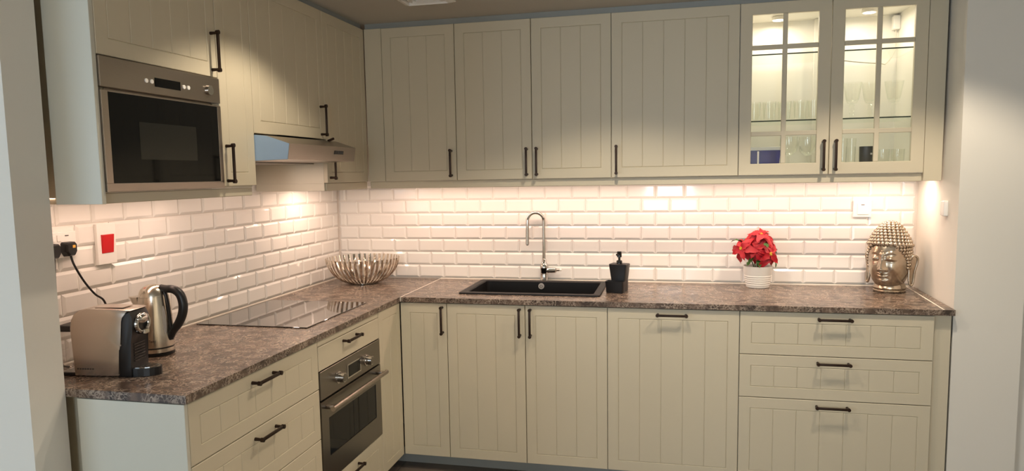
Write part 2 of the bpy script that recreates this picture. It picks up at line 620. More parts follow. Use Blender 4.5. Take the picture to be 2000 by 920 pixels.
# corner: filler strip + single door
org = (XU - 0.097, UB, ZU0)
e = empty('upper_cabinet', org, 'upper corner cabinet on the back wall with filler strip and one panelled door', 'cabinet')
carcass(e, org, 0.405, XU + 0.3995, -0.3695, UB, ZU0, ZU1)
MB().box(0.3845, XU - 0.0008, -0.388, -0.3705, ZU0 + 0.001, ZU1, 0.001).build('filler_panel', 'front', e, org)
d = front(e, org, (XU, -0.370, ZU0), 0.40, 0.80, 'B', 3)
add_handle(d, 0.853 - XU, 1.580 - ZU0)
e, org = upper('upper_cabinet', 'wide upper cabinet with two panelled doors above the sink', XU + 0.4, XU + 1.2)
d = front(e, org, (XU + 0.4, -0.370, ZU0), 0.40, 0.80, 'B', 3)
add_handle(d, 0.374, 0.0885)
d = front(e, org, (XU + 0.8, -0.370, ZU0), 0.40, 0.80, 'B', 3)
add_handle(d, 0.026, 0.0885)
e, org = upper('upper_cabinet', 'upper cabinet with one broad five plank door left of the glass doors', XU + 1.2, XU + 1.8)
d = front(e, org, (XU + 1.2, -0.370, ZU0), 0.60, 0.80, 'B', 5)
add_handle(d, 0.025, 0.0885)

# glazed cabinet
X0, X1 = XU + 1.8, XU + 2.6
org = (X0, UB, ZU0)
gc = empty('glass_cabinet', org, 'lit display cabinet with two glazed lattice doors full of glasses', 'cabinet')
carcass(gc, org, X0 + 0.0005, X1 - 0.0005, -0.3695, UB, ZU0, ZU1, 'carcass_white')
MB().box((X0 + X1) / 2 - 0.009, (X0 + X1) / 2 + 0.009, -0.02, UB - 0.007, ZU0 + 0.02, ZU1 - 0.02).build('back_batten', 'carcass_white', gc, org)
SH2, SH1 = 1.752, 2.064
for zz in (SH2, SH1):
    s = MB().box(X0 + 0.021, X1 - 0.021, -0.322, UB - 0.03, zz - 0.007, zz).build('glass_shelf', 'shelf_glass', gc, org)
    MB().box(X0 + 0.021, X1 - 0.021, -0.3245, -0.3221, zz - 0.0065, zz - 0.0005).build('shelf_edge', 'shelf_edge', s, org)


def glass_door(x0):
    w, h, f = 0.40, 0.80, 0.0555
    m = MB()
    g = 0.0016
    o_ = lambda y, i=0.0: rect(g + i, w - g - i, g + i, h - g - i, y)
    n_ = lambda y, i=0.0: rect(f + i, w - f - i, f + i, h - f - i, y)
    m.loops([o_(0), o_(-0.0184), o_(-0.02, 0.0016), n_(-0.02, -0.002), n_(-0.018, 0.0), n_(0), o_(0)], False, False)
    bmesh.ops.remove_doubles(m.bm, verts=m.bm.verts, dist=1e-5)
    d = put('door', m.mesh('door', 'front'), gc, Vector((x0, -0.370, ZU0)) - Vector(org))
    zs = [f, 1.686 - ZU0, 2.085 - ZU0, h - f]
    xs = [f, w / 2, w - f]
    mw = 0.0105
    MB().box(w / 2 - mw, w / 2 + mw, -0.019, -0.004, f, h - f, 0.002).build('muntin', 'front', d)
    for zc in zs[1:3]:
        MB().box(f, w - f, -0.0186, -0.0044, zc - mw, zc + mw, 0.002).build('muntin', 'front', d)
    for i in range(2):
        for k in range(3):
            a = xs[i] + (0.0002 if i == 0 else mw + 0.0002)
            b = xs[i + 1] - (mw + 0.0002 if i == 0 else 0.0002)
            c0 = zs[k] + (0.0002 if k == 0 else mw + 0.0002)
            c1 = zs[k + 1] - (0.0002 if k == 2 else mw + 0.0002)
            MB().box(a, b, -0.0105, -0.0075, c0, c1).build('pane', 'pane_glass', d)
    return d


d = glass_door(X0)
add_handle(d, 0.374, 0.0885)
d = glass_door(X0 + 0.4)
add_handle(d, 0.026, 0.0885)
MB().box(X1 + 0.001, 3.156, -0.386, -0.366, ZU0 - 0.036, ZU1, 0.001).build('filler_panel', 'front', gc, org)
for px, py in CABLAMPS:
    lp = MB().lathe([(0.034, 0), (0.034, 0.014), (0.030, 0.018)], px, py, 2.2545, 24).build('lamp_housing', 'white_plastic', gc, org, 40)
    MB().lathe([(0.027, 0), (0.027, 0.0012)], px, py, 2.2530, 24).build('lamp_lens', 'lamp_face', lp, org)
MB().box(3.030, 3.062, -0.03, 0.013, 2.195, 2.262, 0.004, 2).build('junction_box', 'white_plastic', gc, org)
cb = MB().tube(smoothpath([(2.70, -0.335, 2.022), (2.80, -0.30, 2.010), (2.93, -0.2, 2.010), (3.0, -0.05, 2.03), (3.045, -0.01, 2.10), (3.047, -0.008, 2.194)]), 0.0022, 6).build('lamp_cable', 'cable_white', gc, org, 60)

# light rails under the upper cabinets, filler above
lr = empty('light_rail', (1.75, -0.362, 1.452), 'cream light rail under the upper cabinets of the back wall', 'rail')
MB().box(0.386, 3.08, -0.372, -0.352, 1.4525, 1.4895, 0.002).build('rail', 'front', lr, lr.location)
lr2 = empty('light_rail', (0.363, -1.97, 1.452), 'cream light rail under the microwave and narrow cabinet', 'rail')
MB().box(0.345, 0.367, -2.246, -1.475, 1.4525, 1.4835, 0.002).build('rail', 'front', lr2, lr2.location)
lr3 = empty('light_rail', (0.363, -0.62, 1.452), 'short cream light rail under the corner cabinet beside the hood', 'rail')
MB().box(0.345, 0.367, -0.846, -0.3735, 1.4525, 1.4895, 0.002).build('rail', 'front', lr3, lr3.location)
t1 = MB().box(0.386, 3.156, -0.378, -0.36, ZU1 + 0.0005, CEIL).build('trim_1', 'plinth')
struct(t1, 'pale filler strip between back wall cabinets and ceiling')
t2 = MB().box(0.34, 0.362, -2.25, -0.378, ZU1 + 0.0005, CEIL).build('trim_2', 'plinth')
struct(t2, 'filler strip between left wall cabinets and ceiling')
# under cabinet lamps (housings of the LED strips)
for (a0, a1, b0, b1, lab) in ((0.40, 3.10, -0.18, -0.14, 'long slim lamp strip under the back wall upper cabinets'),
                              (0.15, 0.19, -2.19, -1.70, 'slim lamp strip under the microwave'),
                              (0.15, 0.19, -1.675, -1.485, 'short slim lamp strip under the narrow cabinet'),
                              (0.15, 0.19, -0.80, -0.22, 'slim lamp strip under the corner cabinet next to the hood')):
    tag(MB().box(a0, a1, b0, b1, 1.472, 1.4852, 0.003).build('lamp_strip', 'white_plastic'), lab, 'lamp', 'under cabinet lamps')

# ---------------- upper cabinets on the left wall (front plane x = 0.3825)
FX = 0.3625
YH0, YH1 = -1.465, -0.862      # hood unit
YN0 = -1.682                   # narrow unit start
YM0 = -2.246                   # microwave unit start
XB = XL + 0.009 + 0.001
org = (XB, YM0, ZU0)
e = empty('upper_cabinet', org, 'upper cabinet housing the microwave, with a panelled door above it', 'cabinet')
carcass(e, org, XB, FX, YM0 + 0.0265, YN0 - 0.0005, 1.4855, ZU1, open_axis='x', t=0.012)
MB().box(XB, FX, YM0 + 0.039, YN0 - 0.013, 1.884, 1.898).build('inner_shelf', 'carcass', e, org)
d = front(e, org, (FX, YM0, 1.879), YN0 - YM0, ZU1 - 1.879, 'L', 5)
add_handle(d, YN0 - YM0 - 0.028, 0.09)
MB().box(0.222, 0.3825, YM0 - 0.0165, YM0 - 0.0005, 1.452, CEIL - 0.001, 0.001).build('side_panel', 'endpanel', e, org)
MB().box(0.02, 0.30, YM0 + 0.018, YM0 + 0.026, 1.452, CEIL - 0.001).build('filler_strip', 'front', e, org)
org = (XB, YN0, ZU0)
e = empty('upper_cabinet', org, 'narrow tall upper cabinet between microwave and hood', 'cabinet')
carcass(e, org, XB, FX, YN0 + 0.0005, YH0 - 0.0005, 1.4855, ZU1, open_axis='x')
d = front(e, org, (FX, YN0, ZU0), YH0 - YN0, 0.80, 'L', 1)
add_handle(d, 0.028, 0.0845)
org = (XB, YH0, 1.694)
e = empty('upper_cabinet', org, 'panelled upper cabinet directly above the steel hood', 'cabinet')
carcass(e, org, XB, FX, YH0 + 0.0005, YH1 - 0.0005, 1.696, ZU1, open_axis='x')
d = front(e, org, (FX, YH0, 1.694), YH1 - YH0, ZU1 - 1.694, 'L', 5)
add_handle(d, YH1 - YH0 - 0.045, 0.087)
org = (XB, YH1, ZU0)
e = empty('upper_cabinet', org, 'upper corner cabinet on the left wall just right of the hood', 'cabinet')
carcass(e, org, XB, FX, YH1 + 0.0005, -0.3735, 1.4898, ZU1, open_axis='x')
MB().box(XB, FX, YH1 + 0.0005, YH1 + 0.0155, 1.4535, 1.4893).build('side_panel', 'carcass', e, org)
d = front(e, org, (FX, YH1, ZU0), 0.4715, 0.80, 'L', 4)
add_handle(d, 0.028, 0.0885)

# ------------------------------------------------------------------ microwave
org = (0.2, -1.965, 1.4985)
mw = empty('microwave', org, 'built-in stainless microwave with black glass door in the upper left cabinet', 'microwave')
MB().box(0.03, 0.362, -2.205, -1.705, 1.4985, 1.872).build('casing', 'steel_dark', mw, org)
ya, yb = -2.2455, -1.6835
MB().box(0.3635, 0.389, ya, yb, 1.7885, 1.8765, 0.0015).build('control_panel', 'steel', mw, org)
dr = MB()
for (a, b, c, d_) in ((ya, yb, 1.487, 1.511), (ya, ya + 0.026, 1.511, 1.780), (yb - 0.020, yb, 1.511, 1.780)):
    dr.box(0.3635, 0.389, a, b, c, d_, 0.0008)
dr.box(0.3635, 0.389, ya + 0.026, yb - 0.020, 1.776, 1.780)
dr = dr.build('door', 'steel', mw, org)
MB().box(0.3635, 0.3885, ya + 0.0265, yb - 0.0205, 1.5115, 1.7758).build('door_glass', 'black_glass', dr, org)
MB().box(0.3886, 0.3889, -2.101, -1.829, 1.583, 1.697).build('viewing_window', 'window_dark', dr, org)
MB().box(0.3892, 0.3905, -2.020, -1.898, 1.812, 1.840, 0.0004).build('display', 'black_glass', mw, org)
for yy in (-2.058, -2.034, -1.881, -1.858):
    MB().tube([(0.3885, yy, 1.826), (0.392, yy, 1.826)], 0.0068, 16).build('button', 'white_plastic', mw, org, 40)
MB().tube([(0.3885, -1.750, 1.829), (0.4, -1.750, 1.829)], [0.018, 0.0165], 28).build('knob', 'chrome', mw, org, 40)

# ------------------------------------------------------------------ hood
org = (0.2, (YH0 + YH1) / 2, 1.585)
hd = empty('extractor_hood', org, 'slim stainless extractor hood over the cooktop', 'hood')
MB().prism([(0.02, 1.692), (0.36, 1.692), (0.434, 1.685), (0.532, 1.652), (0.522, 1.590), (0.36, 1.586), (0.02, 1.586)], 'y', YH0 + 0.002, YH1 - 0.002).build('hood_body', 'steel', hd, org)
film = MB().prism([(0.37, 1.6905), (0.434, 1.6835), (0.5305, 1.651), (0.5208, 1.5915), (0.37, 1.5875)], 'y', YH0 + 0.0006, YH0 + 0.0018).build('protective_film', 'blue_film', hd, org)
film['label'] = 'pale blue protective film on the side of the hood'
f_ = MB()
f_.prism([(0.5297, 1.634), (0.5315, 1.634), (0.5290, 1.6185), (0.5272, 1.6185)], 'y', -1.075, -0.99)
cpn = f_.build('switch_panel', 'black_plastic', hd, org)
for k in range(3):
    yy = -1.052 + k * 0.022
    MB().box(0.527, 0.5325, yy, yy + 0.012, 1.624, 1.629).build('switch', 'charcoal', cpn, org)
MB().box(0.08, 0.34, YH0 + 0.05, YH1 - 0.05, 1.580, 1.5858).build('filter', 'steel_dark', hd, org)
MB().box(0.10, 0.42, YH0 + 0.12, YH1 - 0.12, 1.6925, 1.6938).build('top_plate', 'steel_dark', hd, org)
MB().tube([(0.44, -0.955, 1.684), (0.455, -0.93, 1.695)], 0.006, 8).build('catch', 'handle', hd, org)

# ------------------------------------------------------------------ lower cabinets on the back wall
ZL0, ZL1 = 0.08, 0.88
LF = -0.60
XLo = 0.8791
LBK = YB - 0.012
RZ = lambda n: n


def lower(name, label, x0, x1, cat='cabinet', top=False):
    org = (x0, LBK, ZL0)
    e = empty(name, org, label, cat)
    carcass(e, org, x0 + 0.0005, x1 - 0.0005, LF + 0.0005, LBK, ZL0, ZL1, top=top)
    return e, org


org = (0.66, LBK, ZL0)
e = empty('base_cabinet', org, 'lower corner cabinet of the back wall with one narrow door', 'cabinet')
carcass(e, org, 0.655, XLo - 0.0005, LF + 0.0005, LBK, ZL0, ZL1, top=False)
d = front(e, org, (0.632, LF, ZL0), XLo - 0.632, 0.80, 'B', 2)
add_handle(d, 0.857 - 0.632, 0.795 - ZL0)
MB().box(0.6305, 0.6325, LF - 0.004, LF + 0.02, ZL0, ZL1).build('shadow_gap', 'dark_gap', e, org)
e, org = lower('base_cabinet', 'double door base cabinet under the black sink', XLo, XLo + 0.8)
d = front(e, org, (XLo, LF, ZL0), 0.4, 0.8, 'B', 3)
add_handle(d, 0.375, 0.715)
d = front(e, org, (XLo + 0.4, LF, ZL0), 0.4, 0.8, 'B', 3)
add_handle(d, 0.028, 0.715)
e, org = lower('dishwasher', 'built-in dishwasher behind a wide panelled front with one horizontal handle', XLo + 0.8, XLo + 1.4, 'dishwasher')
d = front(e, org, (XLo + 0.8, LF, ZL0), 0.6, 0.8, 'B', 5)
add_handle(d, 0.298, 0.773, True)
e, org = lower('drawer_cabinet', 'wide base cabinet of three panelled drawers at the right end', XLo + 1.4, XLo + 2.2, top=True)
for z0, z1 in ((0.68, 0.88), (0.48, 0.68), (0.08, 0.48)):
    d = front(e, org, (XLo + 1.4, LF, z0), 0.8, z1 - z0, 'B', 7, name='drawer')
    add_handle(d, 0.399, z1 - z0 - 0.028, True)
MB().box(XLo + 2.2005, 3.148, LF - 0.004, LF + 0.014, 0.0, ZL1, 0.001).build('filler_panel', 'front', e, org)

# ------------------------------------------------------------------ lower cabinets on the left wall (front plane x = 0.630)
FL = 0.610
org = (XB, -2.274, ZL0)
e = empty('drawer_cabinet', org, 'base cabinet of wide drawers under the kettle, with a pale end panel', 'cabinet')
YD0, YD1 = -2.2735, -1.4965
carcass(e, org, XB, FL - 0.0005, YD0 + 0.045, YD1 - 0.0005, ZL0, ZL1, open_axis='x')
for z0, z1 in ((0.688, 0.88), (0.486, 0.688), (0.08, 0.486)):
    d = front(e, org, (FL, YD0, z0), YD1 - YD0, z1 - z0, 'L', 7, name='drawer')
    add_handle(d, (YD1 - YD0) / 2, z1 - z0 - 0.034, True)
MB().box(0.265, 0.630, YD0 - 0.0145, YD0 - 0.0005, 0.0, ZL1, 0.001).build('side_panel', 'endpanel', e, org)
MB().box(0.02, 0.40, YD0 + 0.036, YD0 + 0.0445, 0.0, ZL1).build('filler_strip', 'front', e, org)
YO0, YO1 = -1.4945, -0.897
org = (XB, YO0, ZL0)
e = empty('oven_cabinet', org, 'base cabinet around the oven with a shallow drawer above and one below', 'cabinet')
carcass(e, org, XB, FL - 0.0005, YO0 + 0.0005, YO1 - 0.0005, ZL0, ZL1, open_axis='x', t=0.014, top=False)
MB().box(FL, FL + 0.0185, YO0 + 0.002, YO1 - 0.002, 0.857, ZL1 - 0.001, 0.001).build('top_rail', 'front', e, org)
d = front(e, org, (FL, YO0, 0.7555), YO1 - YO0, 0.1, 'L', 0, name='drawer')
add_handle(d, (YO1 - YO0) / 2 - 0.015, 0.076, True)
d = front(e, org, (FL, YO0, ZL0), YO1 - YO0, 0.208, 'L', 5, name='drawer')
add_handle(d, (YO1 - YO0) / 2 - 0.04, 0.175, True)
org = (XB, YO1, ZL0)
e = empty('base_cabinet', org, 'lower corner cabinet of the left wall beside the oven', 'cabinet')
carcass(e, org, XB, FL - 0.0005, YO1 + 0.0005, -0.602, ZL0, ZL1, open_axis='x', top=False)
d = front(e, org, (FL, YO1, ZL0), -0.622 - YO1, 0.80, 'L', 2, inset=0.045)

# plinths
tag(MB().box(0.52, 3.10, -0.525, -0.509, 0.0005, 0.0795).build('plinth', 'plinth'), 'grey plinth strip under the back wall cabinets', 'plinth')
tag(MB().box(0.503, 0.519, -2.27, -0.51, 0.0005, 0.0795).build('plinth', 'plinth'), 'grey plinth strip under the left wall cabinets', 'plinth')

# ------------------------------------------------------------------ oven
org = (0.4, (YO0 + YO1) / 2, 0.30)
ov = empty('oven', org, 'built-in stainless oven with two knobs and bar handle below the cooktop', 'oven')
a, b = YO0 + 0.003, YO1 - 0.003
MB().box(0.08, FL - 0.001, a + 0.014, b - 0.014, 0.296, 0.75).build('casing', 'steel_dark', ov, org)
cp = MB().box(FL, FL + 0.023, a, b, 0.6385, 0.7535, 0.0015).build('control_panel', 'steel_dark', ov, org)
fr = MB()
fx0, fx1 = FL + 0.0225, FL + 0.0255
for q in ((-1.252, -1.118, 0.7165, 0.7225), (-1.252, -1.118, 0.660, 0.666), (-1.252, -1.245, 0.666, 0.7165), (-1.125, -1.118, 0.666, 0.7165)):
    fr.box(fx0, fx1, q[0], q[1], q[2], q[3])
fr.build('display_frame', 'chrome', cp, org)
MB().box(fx0, fx0 + 0.0015, -1.245, -1.125, 0.666, 0.7165).build('display', 'black_glass', cp, org)
for yy in (-1.335, -1.055):
    k_ = MB().tube([(FL + 0.022, yy, 0.692), (FL + 0.027, yy, 0.692), (FL + 0.027, yy, 0.692), (FL + 0.053, yy, 0.692)], [0.0265, 0.0255, 0.021, 0.0195], 28).build('knob', 'chrome', ov, org, 40)
    MB().tube([(FL + 0.0525, yy, 0.692), (FL + 0.0545, yy, 0.692)], 0.016, 24).build('knob_cap', 'steel_dark', k_, org, 40)
od = MB()
wy0, wy1, wz0, wz1 = -1.432, -0.960, 0.392, 0.552
za, zb = 0.2915, 0.6315
for q in ((a, b, za, wz0), (a, b, wz1, zb), (a, wy0, wz0, wz1), (wy1, b, wz0, wz1)):
    od.box(FL, FL + 0.023, q[0], q[1], q[2], q[3])
bmesh.ops.remove_doubles(od.bm, verts=od.bm.verts, dist=1e-5)
od = od.build('door', 'steel_dark', ov, org)
MB().box(FL + 0.001, FL + 0.0205, wy0 + 0.0003, wy1 - 0.0003, wz0 + 0.0003, wz1 - 0.0003).build('door_window', 'black_glass', od, org)
MB().box(FL + 0.0206, FL + 0.0215, -1.199, -1.196, wz0 + 0.001, wz1 - 0.001).build('window_seam', 'black_plastic', od, org)
hh = MB().tube([(FL + 0.063, a + 0.02, 0.603), (FL + 0.063, b - 0.02, 0.603)], 0.0105, 16)
for yy in (a + 0.045, b - 0.045):
    hh.box(FL + 0.022, FL + 0.06, yy - 0.009, yy + 0.009, 0.595, 0.611, 0.002)
hh.build('handle', 'steel', od, org, 50)

# ------------------------------------------------------------------ worktops
DX, DY = 0.6375, -0.6306
org = (0.3, -1.2, 0.883)
w1 = empty('worktop', org, 'dark brown marbled worktop along the left wall with the cooktop in it', 'worktop')
yE = -2.289
xw = XL + 0.0095
prof = MB()
cx0, cx1, cy0, cy1 = 0.035, 0.515, -1.385, -0.835
zT, zB = H, 0.8832
for q in ((xw, DX, yE, cy0), (xw, DX, cy1, YB - 0.010), (xw, cx0, cy0, cy1), (cx1, DX, cy0, cy1)):
    prof.box(q[0], q[1], q[2], q[3], zB, zT)
bmesh.ops.remove_doubles(prof.bm, verts=prof.bm.verts, dist=1e-5)
prof.build('slab', 'marble', w1, org)
MB().box(xw, xw + 0.006, yE, YB - 0.011, H - 0.001, H + 0.0055, 0.001).build('wall_sealant', 'sealant', w1, org)
org = (1.8, -0.3, 0.883)
w2 = empty('worktop', org, 'dark brown marbled worktop along the back wall around the sink', 'worktop')
sx0, sx1, sy0, sy1 = 0.935, 1.605, -0.475, -0.055      # sink cut-out
prof = MB()
x1w = 3.1555
for q in ((DX + 0.0045, sx0, DY, YB - 0.010), (sx1, 3.108, DY, YB - 0.010), (sx0, sx1, DY, sy0), (sx0, sx1, sy1, YB - 0.010)):
    prof.box(q[0], q[1], q[2], q[3], zB, zT)
bmesh.ops.remove_doubles(prof.bm, verts=prof.bm.verts, dist=1e-5)
prof.build('slab', 'marble', w2, org)
MB().prism([(3.113, DY), (3.1535, DY), (3.1535, -0.601), (3.154, -0.6), (3.1815, YB - 0.010), (3.150, YB - 0.010)], 'z', zB, zT).build('end_strip', 'marble', w2, org)
MB().prism([(3.1075, DY + 0.004), (3.1135, DY + 0.004), (3.1505, YB - 0.011), (3.1443, YB - 0.011)], 'z', zT - 0.003, zT + 0.0006).build('end_joint', 'sealant', w2, org)
MB().prism([(3.108, DY), (3.113, DY), (3.150, YB - 0.010), (3.108, YB - 0.010)], 'z', zB, zT - 0.0002).build('slab_end', 'marble', w2, org)
MB().box(DX + 0.0004, DX + 0.0044, DY, YB - 0.011, zB + 0.002, zT + 0.0005).build('corner_joint', 'sealant', w2, org)
MB().box(DX + 0.005, 3.18, YB - 0.0165, YB - 0.0095, H - 0.001, H + 0.0055, 0.001).build('wall_sealant', 'sealant', w2, org)

# ------------------------------------------------------------------ cooktop
org = (0.277, -1.11, H)
ck = empty('cooktop', org, 'black glass cooktop set into the left worktop', 'cooktop')
MB().box(0.022, 0.537, -1.402, -0.817, H + 0.0003, H + 0.0045, 0.0015).build('glass_top', 'cook_glass', ck, org)
MB().box(cx0 + 0.004, cx1 - 0.004, cy0 + 0.004, cy1 - 0.004, 0.886, H).build('under_box', 'black_plastic', ck, org)

# ------------------------------------------------------------------ sink
org = (1.27, -0.26, H)
sk = empty('sink', org, 'black granite inset sink with flat rim', 'sink')
ox0, ox1, oy0, oy1 = 0.905, 1.632, -0.500, -0.030
ix0, ix1, iy0, iy1 = 0.945, 1.594, -0.462, -0.066


def rr(x0, x1, y0, y1, r, z, n=5):
    out = []
    for (cx, cy, a0) in ((x1 - r, y1 - r, 0), (x0 + r, y1 - r, PI / 2), (x0 + r, y0 + r, PI), (x1 - r, y0 + r, 1.5 * PI)):
        for k in range(n + 1):
            t = a0 + PI / 2 * k / n
            out.append((cx + r * math.cos(t), cy + r * math.sin(t), z))
    return out


m_ = MB()
m_.loops([rr(ox0, ox1, oy0, oy1, 0.012, H + 0.0004), rr(ox0 + 0.001, ox1 - 0.001, oy0 + 0.001, oy1 - 0.001, 0.012, H + 0.007),
          rr(ox0 + 0.006, ox1 - 0.006, oy0 + 0.006, oy1 - 0.006, 0.010, H + 0.009),
          rr(ix0 - 0.004, ix1 + 0.004, iy0 - 0.004, iy1 + 0.004, 0.020, H + 0.008), rr(ix0, ix1, iy0, iy1, 0.022, H + 0.003),
          rr(ix0 + 0.006, ix1 - 0.006, iy0 + 0.006, iy1 - 0.006, 0.03, 0.74), rr(ix0 + 0.03, ix1 - 0.03, iy0 + 0.03, iy1 - 0.03, 0.03, 0.718)], False, True)
m_.build('basin', 'granite_sink', sk, org, 35)
fz = 0.888
of = MB()
yf = iy1 - 0.0022
of.tube([(1.262, yf + 0.002, fz), (1.262, yf - 0.005, fz), (1.262, yf - 0.0052, fz)], [0.0165, 0.0165, 0.0125], 28)
ofo = of.build('overflow', 'satin_chrome', sk, org, 40)
for k in range(6):
    t = k * PI / 3
    MB().tube([(1.262 + 0.0075 * math.cos(t), yf - 0.0048, fz + 0.0075 * math.sin(t)), (1.262 + 0.0075 * math.cos(t), yf - 0.0062, fz + 0.0075 * math.sin(t))], 0.0022, 8).build('overflow_hole', 'black_plastic', ofo, org)
MB().lathe([(0.045, 0), (0.045, 0.004), (0.03, 0.006)], 1.27, -0.26, 0.7185, 28).build('drain', 'chrome', sk, org, 40)

# ------------------------------------------------------------------ tap
org = (1.268, -0.006, H)
tp = empty('tap', org, 'chrome swan neck tap with side lever behind the sink', 'tap')
TX, TY = 1.268, -0.006
MB().lathe([(0.0245, 0.0003), (0.0245, 0.006), (0.0222, 0.010), (0.0222, 0.062), (0.0238, 0.072), (0.0240, 0.082), (0.0205, 0.097), (0.0135, 0.108), (0.0115, 0.112), (0.0115, 0.124), (0.009, 0.127)], TX, TY, H, 32).build('tap_body', 'chrome', tp, org, 40)
pts = [(TX, TY, 1.03), (TX, TY, 1.10), (TX, TY, 1.20)]
Rn, cxn, czn = 0.0435, TX - 0.0435, 1.245
for k in range(0, 11):
    t = PI * k / 10
    pts.append((cxn + Rn * math.cos(t), TY - 0.03 * (k / 10), 1.2555 + Rn * 1.0 * math.sin(t)))
ex = cxn - Rn
pts += [(ex - 0.001, TY - 0.031, 1.2), (ex - 0.002, TY - 0.032, 1.165)]
MB().tube(smoothpath(pts, 4), 0.0093, 14).build('spout', 'chrome', tp, org, 60)
MB().tube([(ex - 0.001, TY - 0.031, 1.205), (ex - 0.002, TY - 0.032, 1.120), (ex - 0.002, TY - 0.032, 1.120), (ex - 0.002, TY - 0.032, 1.115)], [0.0106, 0.0104, 0.0078, 0.007], 16).build('nozzle', 'chrome', tp, org, 40)
MB().tube([(TX + 0.008, TY, H + 0.062), (TX + 0.05, TY - 0.002, H + 0.063), (TX + 0.066, TY - 0.002, H + 0.063), (TX + 0.072, TY - 0.002, H + 0.063)], [0.0160, 0.0155, 0.0145, 0.008], 20).build('valve', 'chrome', tp, org, 40)
MB().tube([(TX + 0.068, TY - 0.002, H + 0.063), (TX + 0.092, TY - 0.008, H + 0.066)], [0.007, 0.0055], 12).build('lever', 'chrome', tp, org, 40).data
MB().sphere((TX + 0.096, TY - 0.009, H + 0.0665), 0.0075, 12, 8).build('lever_tip', 'white_plastic', tp, org, 60)

# ------------------------------------------------------------------ soap dispenser
sd = empty('soap_dispenser', (1.713, -0.305, H), 'black soap dispenser with sponge tray right of the sink', 'soap dispenser', rz=-0.27)
m_ = MB()
m_.loops([rr(-0.036, 0.036, -0.028, 0.035, 0.004, 0.001, 3), rr(-0.036, 0.036, -0.024, 0.035, 0.004, 0.06, 3), rr(-0.0465, 0.0465, -0.030, 0.035, 0.004, 0.140, 3), rr(-0.043, 0.043, -0.027, 0.032, 0.004, 0.143, 3)])
m_.build('bottle', 'black_plastic', sd, None, 30)
m_ = MB()
m_.loops([rr(-0.045, 0.043, -0.075, -0.0305, 0.006, 0.001, 3), rr(-0.049, 0.047, -0.080, -0.0315, 0.006, 0.06, 3), rr(-0.045, 0.043, -0.076, -0.0355, 0.005, 0.06, 3), rr(-0.042, 0.040, -0.072, -0.037, 0.004, 0.01, 3)], True, True)
m_.build('sponge_tray', 'black_plastic', sd, None, 30)
MB().lathe([(0.015, 0.1425), (0.015, 0.156), (0.012, 0.160), (0.006, 0.161), (0.006, 0.176), (0.0125, 0.1765), (0.0125, 0.203), (0.010, 0.206)], 0, 0, 0, 20).build('pump', 'black_gloss', sd, None, 40)
MB().tube([(0, 0, 0.193), (-0.004, -0.03, 0.191)], [0.006, 0.0045], 10).build('pump_spout', 'black_gloss', sd, None, 40)

# ------------------------------------------------------------------ slatted metal bowl
bc = (0.243, -0.195, H)
bw = empty('bowl', bc, 'openwork silver bowl of upright slats in the worktop corner', 'bowl')
MB().lathe([(0.075, 0.0006), (0.085, 0.004), (0.085, 0.007), (0.05, 0.009)], 0, 0, 0, 32).build('base', 'silver_bowl', bw, None, 40)
sl = MB()
prof = []
for k in range(11):
    t = k / 10
    ang = t * math.radians(84)
    r = 0.062 + 0.148 * math.sin(ang) ** 0.95
    z = 0.005 + 0.158 * (1 - math.cos(ang)) ** 0.9
    prof.append((r, z))
NS = 42
L = []
for k, (r, z) in enumerate(prof):
    r0, z0 = prof[max(k - 1, 0)]
    r1, z1 = prof[min(k + 1, 10)]
    t = Vector((r1 - r0, 0, z1 - z0)).normalized()
    nn = Vector((t.z, 0, -t.x))
    wv = 0.0042 + 0.0038 * (k / 10)
    c = Vector((r, 0, z))
    L.append([c + nn * 0.003 + Vector((0, 0, 0)), c + Vector((0, wv, 0)) - nn * 0.001, c - nn * 0.003, c - Vector((0, wv, 0)) - nn * 0.001])
me = sl.loops(L).mesh('slat', 'silver_bowl', 30)
for k in range(NS):
    put('slat', me, bw, (0, 0, 0), (0, 0, 2 * PI * k / NS))

# ------------------------------------------------------------------ kettle
kt = empty('kettle', (0.206, -1.868, H), 'brushed steel electric kettle with black handle by the coffee machine', 'kettle', rz=0.05)
MB().lathe([(0.0575, 0.0003), (0.0595, 0.003), (0.0595, 0.009), (0.056, 0.011)], 0, 0, 0, 40).build('power_base', 'black_plastic', kt, None, 40)
MB().lathe([(0.055, 0.011), (0.0592, 0.0125), (0.0592, 0.026)], 0, 0, 0, 48).build('foot_ring', 'steel_kettle', kt, None, 40)
MB().lathe([(0.0575, 0.0262), (0.0585, 0.0265), (0.0585, 0.0305), (0.0575, 0.0308)], 0, 0, 0, 48).build('seal_ring', 'black_plastic', kt, None, 40)
KP = [(0.0592, 0.031), (0.0590, 0.06), (0.0580, 0.10), (0.0562, 0.14), (0.0533, 0.175), (0.0495, 0.206)]
MB().lathe(KP, 0, 0, 0, 56).build('body', 'steel_kettle', kt, None, 40)
ld = MB().lathe([(0.0488, 0.2063), (0.0485, 0.209), (0.046, 0.220), (0.0405, 0.231), (0.031, 0.240), (0.018, 0.2465), (0.006, 0.2485), (0.0005, 0.2488)], 0, 0, 0, 48).build('lid', 'steel_kettle', kt, None, 50)
sp = MB()
pts = []
for (x, y, z) in ((-0.092, 0.010, 0.203), (-0.092, -0.010, 0.203), (-0.094, 0, 0.2035), (-0.075, 0.022, 0.204), (-0.075, -0.022, 0.204), (-0.044, 0.030, 0.205), (-0.044, -0.030, 0.205), (-0.088, 0, 0.192), (-0.075, 0.012, 0.178), (-0.075, -0.012, 0.178), (-0.066, 0, 0.166), (-0.052, 0.014, 0.150), (-0.052, -0.014, 0.150), (-0.048, 0, 0.146)):
    pts.append(sp.bm.verts.new((x, y, z)))
bmesh.ops.convex_hull(sp.bm, input=sp.bm.verts)
sp.build('spout', 'steel_kettle', kt, None, 35)
